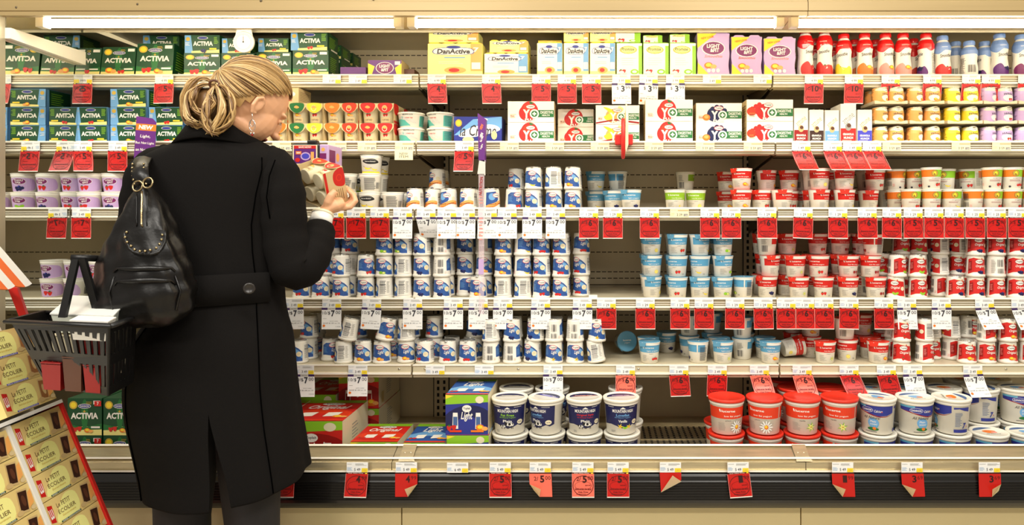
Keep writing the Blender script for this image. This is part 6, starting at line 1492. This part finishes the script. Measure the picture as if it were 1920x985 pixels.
for k in range(6):
    for s in (-1, 1):
        t = k/5; q = SP[0]*(1-t) + SP[2]*t + Vector((s*.014, -.006 - .004*math.sin(PI*t), 0)); s_ = MB(); s_.ell(tuple(q - BO), (.0028, .0026, .0028), MATS['brass'], nu=8, nv=6); s_.build('stud', st)
# ================================================================ shopping basket
N_, L_, R_ = P(205, 608, 1.5), P(18, 600, 1.56), P(257, 590, 1.643); F_ = L_ + (R_ - N_)
Nb, Lb, Rb = P(203, 743, 1.537), P(88, 725, 1.623), P(250, 717.7, 1.66); Fb = Lb + (Rb - Nb)
for q in (L_, R_, F_): q.z = N_.z
for q in (Lb, Rb, Fb): q.z = Nb.z
KO = (Nb + Fb) / 2
bk = empty('shopping_basket', KO, label='black plastic shopping basket with slotted sides hanging from the woman\'s left arm', cat='shopping basket')
def kpart(mb, name, **k):
    for i, v in enumerate(mb.v): mb.v[i] = Vector(v) - KO
    o = mb.build(name, bk, **k); fixn(o.data); return o
def hexa(mb, q, n_, m):
    vs = list(q) + [p + n_ for p in q]
    mb.add(vs, [(0, 1, 2, 3), (7, 6, 5, 4), (0, 4, 5, 1), (1, 5, 6, 2), (2, 6, 7, 3), (3, 7, 4, 0)], m)
cenb = (N_ + F_) / 2
for (ta, tb, ba, bb_, ns) in ((L_, N_, Lb, Nb, 13), (N_, R_, Nb, Rb, 7), (R_, F_, Rb, Fb, 13), (F_, L_, Fb, Lb, 7)):
    w = MB(); nrm = (tb-ta).cross(ba-ta).normalized()*.003
    if nrm.dot(cenb - ta) < 0: nrm = -nrm
    def pt(u_, v_): return (ba*(1-u_) + bb_*u_)*(1-v_) + (ta*(1-u_) + tb*u_)*v_
    for v0, v1 in ((0, .12), (.42, .56), (.87, 1.0)): hexa(w, [pt(0, v0), pt(1, v0), pt(1, v1), pt(0, v1)], nrm, MATS['baskblack'])
    for k in range(ns+1):
        u0 = max(0, k/ns - .28/ns); u1 = min(1, k/ns + .28/ns)
        if k in (0, ns): u0, u1 = (0, .45/ns) if k == 0 else (1-.45/ns, 1)
        for v0, v1 in ((.12, .42), (.56, .87)): hexa(w, [pt(u0, v0), pt(u1, v0), pt(u1, v1), pt(u0, v1)], nrm, MATS['baskblack'])
    kpart(w, 'side_wall')
w = MB(); up = Vector((0, 0, 1))
hexa(w, [Nb, Rb, Fb, Lb], Vector((0, 0, .003)), MATS['baskblack']); kpart(w, 'floor_panel')
w = MB()
out = [N_ + (N_-cenb)*.05, R_ + (R_-cenb)*.05, F_ + (F_-cenb)*.05, L_ + (L_-cenb)*.05]
for i in range(4):
    a_, c_ = out[i], out[(i+1) % 4]; w.tube([a_ + Vector((0, 0, -.004)), c_ + Vector((0, 0, -.004))], .0075, MATS['baskblack'], 8, flat=.7)
    inn = [N_, R_, F_, L_]; hexa(w, [a_, c_, inn[(i+1) % 4], inn[i]], Vector((0, 0, -.004)), MATS['baskblack'])
kpart(w, 'rim')
w = MB()
def bar(w, p, q, wd, th): 
    d = (q-p).normalized(); sd = d.cross(Vector((0, 1, 0))).normalized()*wd/2; t_ = Vector((0, th, 0))
    hexa(w, [p-sd, p+sd, q+sd, q-sd], t_, MATS['baskblack'])
bar(w, P(115, 596, 1.545), P(140, 486, 1.58), .016, .008); bar(w, P(179, 580, 1.60), P(152, 486, 1.58), .016, .008)
w.tube([P(133, 484, 1.584), P(165, 484, 1.60), P(200, 486, 1.68), P(212, 487, 1.76), P(222, 487, 1.80)], .008, MATS['baskblack'], 10)
kpart(w, 'handle')
# contents
def lerp4(u_, v_, z): 
    p = (L_*(1-u_) + N_*u_)*(1-v_) + (F_*(1-u_) + R_*u_)*v_; return Vector((p.x, p.y, z))
def tray_item(name, label, cat, u0, u1, v0, v1, z0, z1, mm, prints=None, tz=0.0, top=None):
    a = [lerp4(u0, v0, z0), lerp4(u1, v0, z0), lerp4(u1, v1, z0), lerp4(u0, v1, z0)]
    cc = sum(a, Vector())/4
    w = MB(); low = [cc + (p-cc)*.86 for p in a]; hi = [p + Vector((0, 0, z1-z0 + tz*(i in (2, 3)))) for i, p in enumerate(a)]
    w.add([p-cc for p in low] + [p-cc for p in hi], [(3, 2, 1, 0), (0, 1, 5, 4), (1, 2, 6, 5), (2, 3, 7, 6), (3, 0, 4, 7)], mm)
    o = w.build(name, loc=cc); fixn(o.data); tag(o, label, cat)
    t_ = MB(); lidm = top or mm
    hexa(t_, [h_ - cc for h_ in [cc + (p-cc)*1.03 for p in hi]], Vector((0, 0, .003)), lidm)
    if prints:
        e1 = (hi[1]-hi[0]); e2 = (hi[3]-hi[0]); o3 = hi[0] - cc + Vector((0, 0, .0034))
        place_print(t_, sum([q if isinstance(q, list) else [q] for q in prints], []), lambda x, y, off: o3 + e1*(x/100) + e2*(y/100) + Vector((0, 0, off)))
    t_.build('lid', o); return o
zb = Nb.z + .004
tray_item('salad_box', 'flat clear and white plastic food box lying on top in the basket', 'food box', .30, .93, .35, .98, N_.z - .035, N_.z + .006, mat('clearbox', (215, 220, 205), .2), [R(6, 20, 60, 80, 'lgrey'), SPL([(20, 30), (50, 40), (80, 30), (70, 60), (30, 60)], 'lyellow', 4), SPL([(15, 60), (40, 50), (60, 70), (30, 80)], 'lgreen', 4)], .030, mat('boxlid', (226, 226, 218), .15))
tray_item('food_tray', 'red and white wrapped food tray beside the clear box in the basket', 'food tray', .60, .97, .04, .32, N_.z - .04, N_.z + .0, 'white', [SPL([(20, 20), (80, 15), (90, 70), (40, 80)], 'dred', 4), SPL([(30, 30), (60, 30), (60, 50)], 'pink', 4)], .004)
for i, (u0, u1, v0, v1, z0, z1, c) in enumerate(((.25, .45, .2, .8, 0, .06, 'dred'), (.47, .66, .2, .8, 0, .075, 'brown'), (.68, .85, .2, .8, 0, .06, 'dred'), (.30, .55, .35, .7, .078, .12, 'cream'), (.58, .82, .35, .7, .08, .125, 'dred'))):  # mostly dark packet colours carry the shade inside the basket
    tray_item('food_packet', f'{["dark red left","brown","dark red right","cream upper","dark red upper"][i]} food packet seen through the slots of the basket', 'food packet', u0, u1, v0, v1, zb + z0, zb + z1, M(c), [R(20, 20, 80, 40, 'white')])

# ================================================================ biscuit display
KD = 1.12; B0 = P(108, 757, 1.6*KD); A0 = P(15, 795, 1.446*KD); C0 = P(202, 985, 1.6*KD)
uv = (A0 - B0); uv.z = 0; uv.normalize(); vv = (C0 - B0).normalized(); nn = uv.cross(vv).normalized()
if nn.x < 0: nn = -nn
def D3(u_, v_, n_=0.0): return B0 + (uv*u_ + vv*v_ + nn*n_)*KD
sd = empty('biscuit_display', D3(.16, .3, -.06) * 1.0, label='red and white cardboard biscuit display stand with striped awning at the left', cat='display stand'); sd.location.z = 0; DO = sd.location.copy()
def dpart(mb, name, **k):
    for i, v in enumerate(mb.v): mb.v[i] = Vector(v) - DO
    o = mb.build(name, sd, **k); fixn(o.data); return o
mat('cardwhite', (236, 232, 222), .5)
def slab(mb, u0, u1, v0, v1, n0, n1, m): hexa(mb, [D3(u0, v0, n0), D3(u1, v0, n0), D3(u1, v1, n0), D3(u0, v1, n0)], nn*(n1-n0)*KD, m)
w = MB(); slab(w, -.008, .0, -.004, .62, -.10, .006, M('red')); dpart(w, 'red_side_panel')
w = MB(); slab(w, .1545, .1655, .004, .62, -.055, .003, MATS['cardwhite']); dpart(w, 'divider')
w = MB(); slab(w, -.006, .42, -.006, .002, -.055, .008, MATS['cardwhite']); dpart(w, 'ledge')
w = MB(); slab(w, -.006, .42, -.23, .60, -.10, -.056, MATS['cardwhite']); dpart(w, 'back_board')
w = MB(); zq = D3(0, .62).z; pq = [D3(-.01, .62, 0), D3(.42, .62, 0), D3(.42, .62, -.22), D3(-.01, .62, -.22)]; hexa(w, [Vector((p.x, p.y, 0)) for p in pq], Vector((0, 0, zq)), M('red')); dpart(w, 'base')
w = MB(); hexa(w, [P(38, 600, 1.56*KD), P(50, 592, 1.58*KD), P(32, 540, 1.58*KD), P(14, 540, 1.56*KD)], Vector((-.02, .03, 0)), M('red')); hexa(w, [P(50, 592, 1.58*KD), P(60, 622, 1.60*KD), P(48, 626, 1.58*KD), P(38, 600, 1.56*KD)], Vector((-.02, .03, 0)), M('red')); dpart(w, 'red_post')
T2 = P(61, 536, 1.55*KD); wd = (P(-16, 446, 1.50*KD) - T2); wl = wd.length; wd.normalize(); an = uv.cross(wd).normalized()
if an.dot(Vector((1, 0, 1))) < 0: an = -an
for k in range(8):
    w = MB(); u0 = -.004 + k*.029; u1 = u0 + .029; m = MATS['cardwhite'] if k % 2 == 0 else mat('awnorange', (232, 110, 52), .5)
    sc = [T2 + uv*(u0 + (u1-u0)*j/6) + wd*(.006*(1 - math.sin(PI*((k % 2) + j/6)/2))) for j in range(7)]
    pts = [T2 + uv*u1 + wd*wl, T2 + uv*u0 + wd*wl]
    ring_ = sc + pts; nv_ = len(ring_)
    w.add(ring_ + [p - an*.003 for p in ring_], [tuple(range(nv_)), tuple(range(nv_, 2*nv_))[::-1]] + [(i, (i+1) % nv_, nv_+(i+1) % nv_, nv_+i) for i in range(nv_)], m)
    dpart(w, 'awning_stripe')
random.seed(5)
bw, bh, bd = .153, .0585, .05
DOWN = ['uppermost', 'second', 'third', 'fourth', 'fifth', 'lowest']
def biscuit(u0, v0, milk, label, grp, w_=bw, h_=bh, n_=0.0):
    org = D3(u0, v0, n_)
    mb = MB(); loc = lambda p: p - org
    hexa(mb, [loc(D3(u0, v0, n_)), loc(D3(u0+w_, v0, n_)), loc(D3(u0+w_, v0+h_, n_)), loc(D3(u0, v0+h_, n_))], -nn*bd*KD, MATS['biscuit'])
    W = w_*1000; Hh = h_*1000
    place_print(mb, sum([q if isinstance(q, list) else [q] for q in p_petit(W, Hh, milk)], []), lambda x, y, off: (uv*(w_ - (x + W/2)*.001) + vv*(h_ - y*.001) + nn*off)*KD, clip=(-W/2, 0, W/2, Hh))
    o = mb.build('biscuit_box', loc=org); tag(o, label, 'biscuit box', grp)
for i in range(3): biscuit(0.0, -.012 - bh*1.06*(i+1), True, f'yellow milk chocolate biscuit box, {["lowest","middle","topmost"][i]} of three above the white ledge', 'biscuit boxes on the upper tier', h_=bh*1.05, n_=.002)
for i in range(5): biscuit(0.0, .006 + (bh+.0015)*i, False, f'yellow dark chocolate biscuit box, {DOWN[i]} in the column by the red edge', 'biscuit boxes in the right column')
for i in range(5): biscuit(.167, .010 + (bh+.0015)*i, False, f'yellow biscuit box cut by the picture edge, {DOWN[i]} in the left column', 'biscuit boxes in the left column')
# ================================================================ camera, light, world
cam = bpy.data.cameras.new('camera'); co = bpy.data.objects.new('camera', cam); COL.objects.link(co)
co.location = (0, 0, CZ); co.rotation_euler = (PI/2, 0, 0)
cam.sensor_width = 36; cam.lens = F / 1920 * 36; cam.shift_x = -(VX - 960) / 1920; cam.shift_y = -(492.5 - VY) / 1920
cam.clip_start = .05
SC.camera = co
def area(name, loc, size, power, rot=(0, 0, 0), color=(1, .95, .86)):
    l = bpy.data.lights.new(name, 'AREA'); l.shape = 'RECTANGLE'; l.size, l.size_y = size; l.energy = power; l.color = color
    o = bpy.data.objects.new(name, l); COL.objects.link(o); o.location = loc; o.rotation_euler = rot; return o
for i, (x, y) in enumerate(((-1.6, .6), (0, .6), (1.6, .6), (-1.2, -1.2), (1.2, -1.2))):
    area('ceiling_light', (x, y, 3.1), (1.2, .3), 30, (math.radians(14 if y > 0 else 25), 0, 0))
w = bpy.data.worlds.new('world'); SC.world = w; w.use_nodes = True
w.node_tree.nodes['Background'].inputs[0].default_value = (1.0, .93, .82, 1); w.node_tree.nodes['Background'].inputs[1].default_value = .30
SC.view_settings.view_transform = 'Standard'; SC.view_settings.look = 'None'; SC.view_settings.gamma = 1; SC.view_settings.use_curve_mapping = False
SC.view_settings.exposure = 0.26
SC.cycles.use_denoising = True
SC.cycles.max_bounces = 6; SC.cycles.transparent_max_bounces = 8
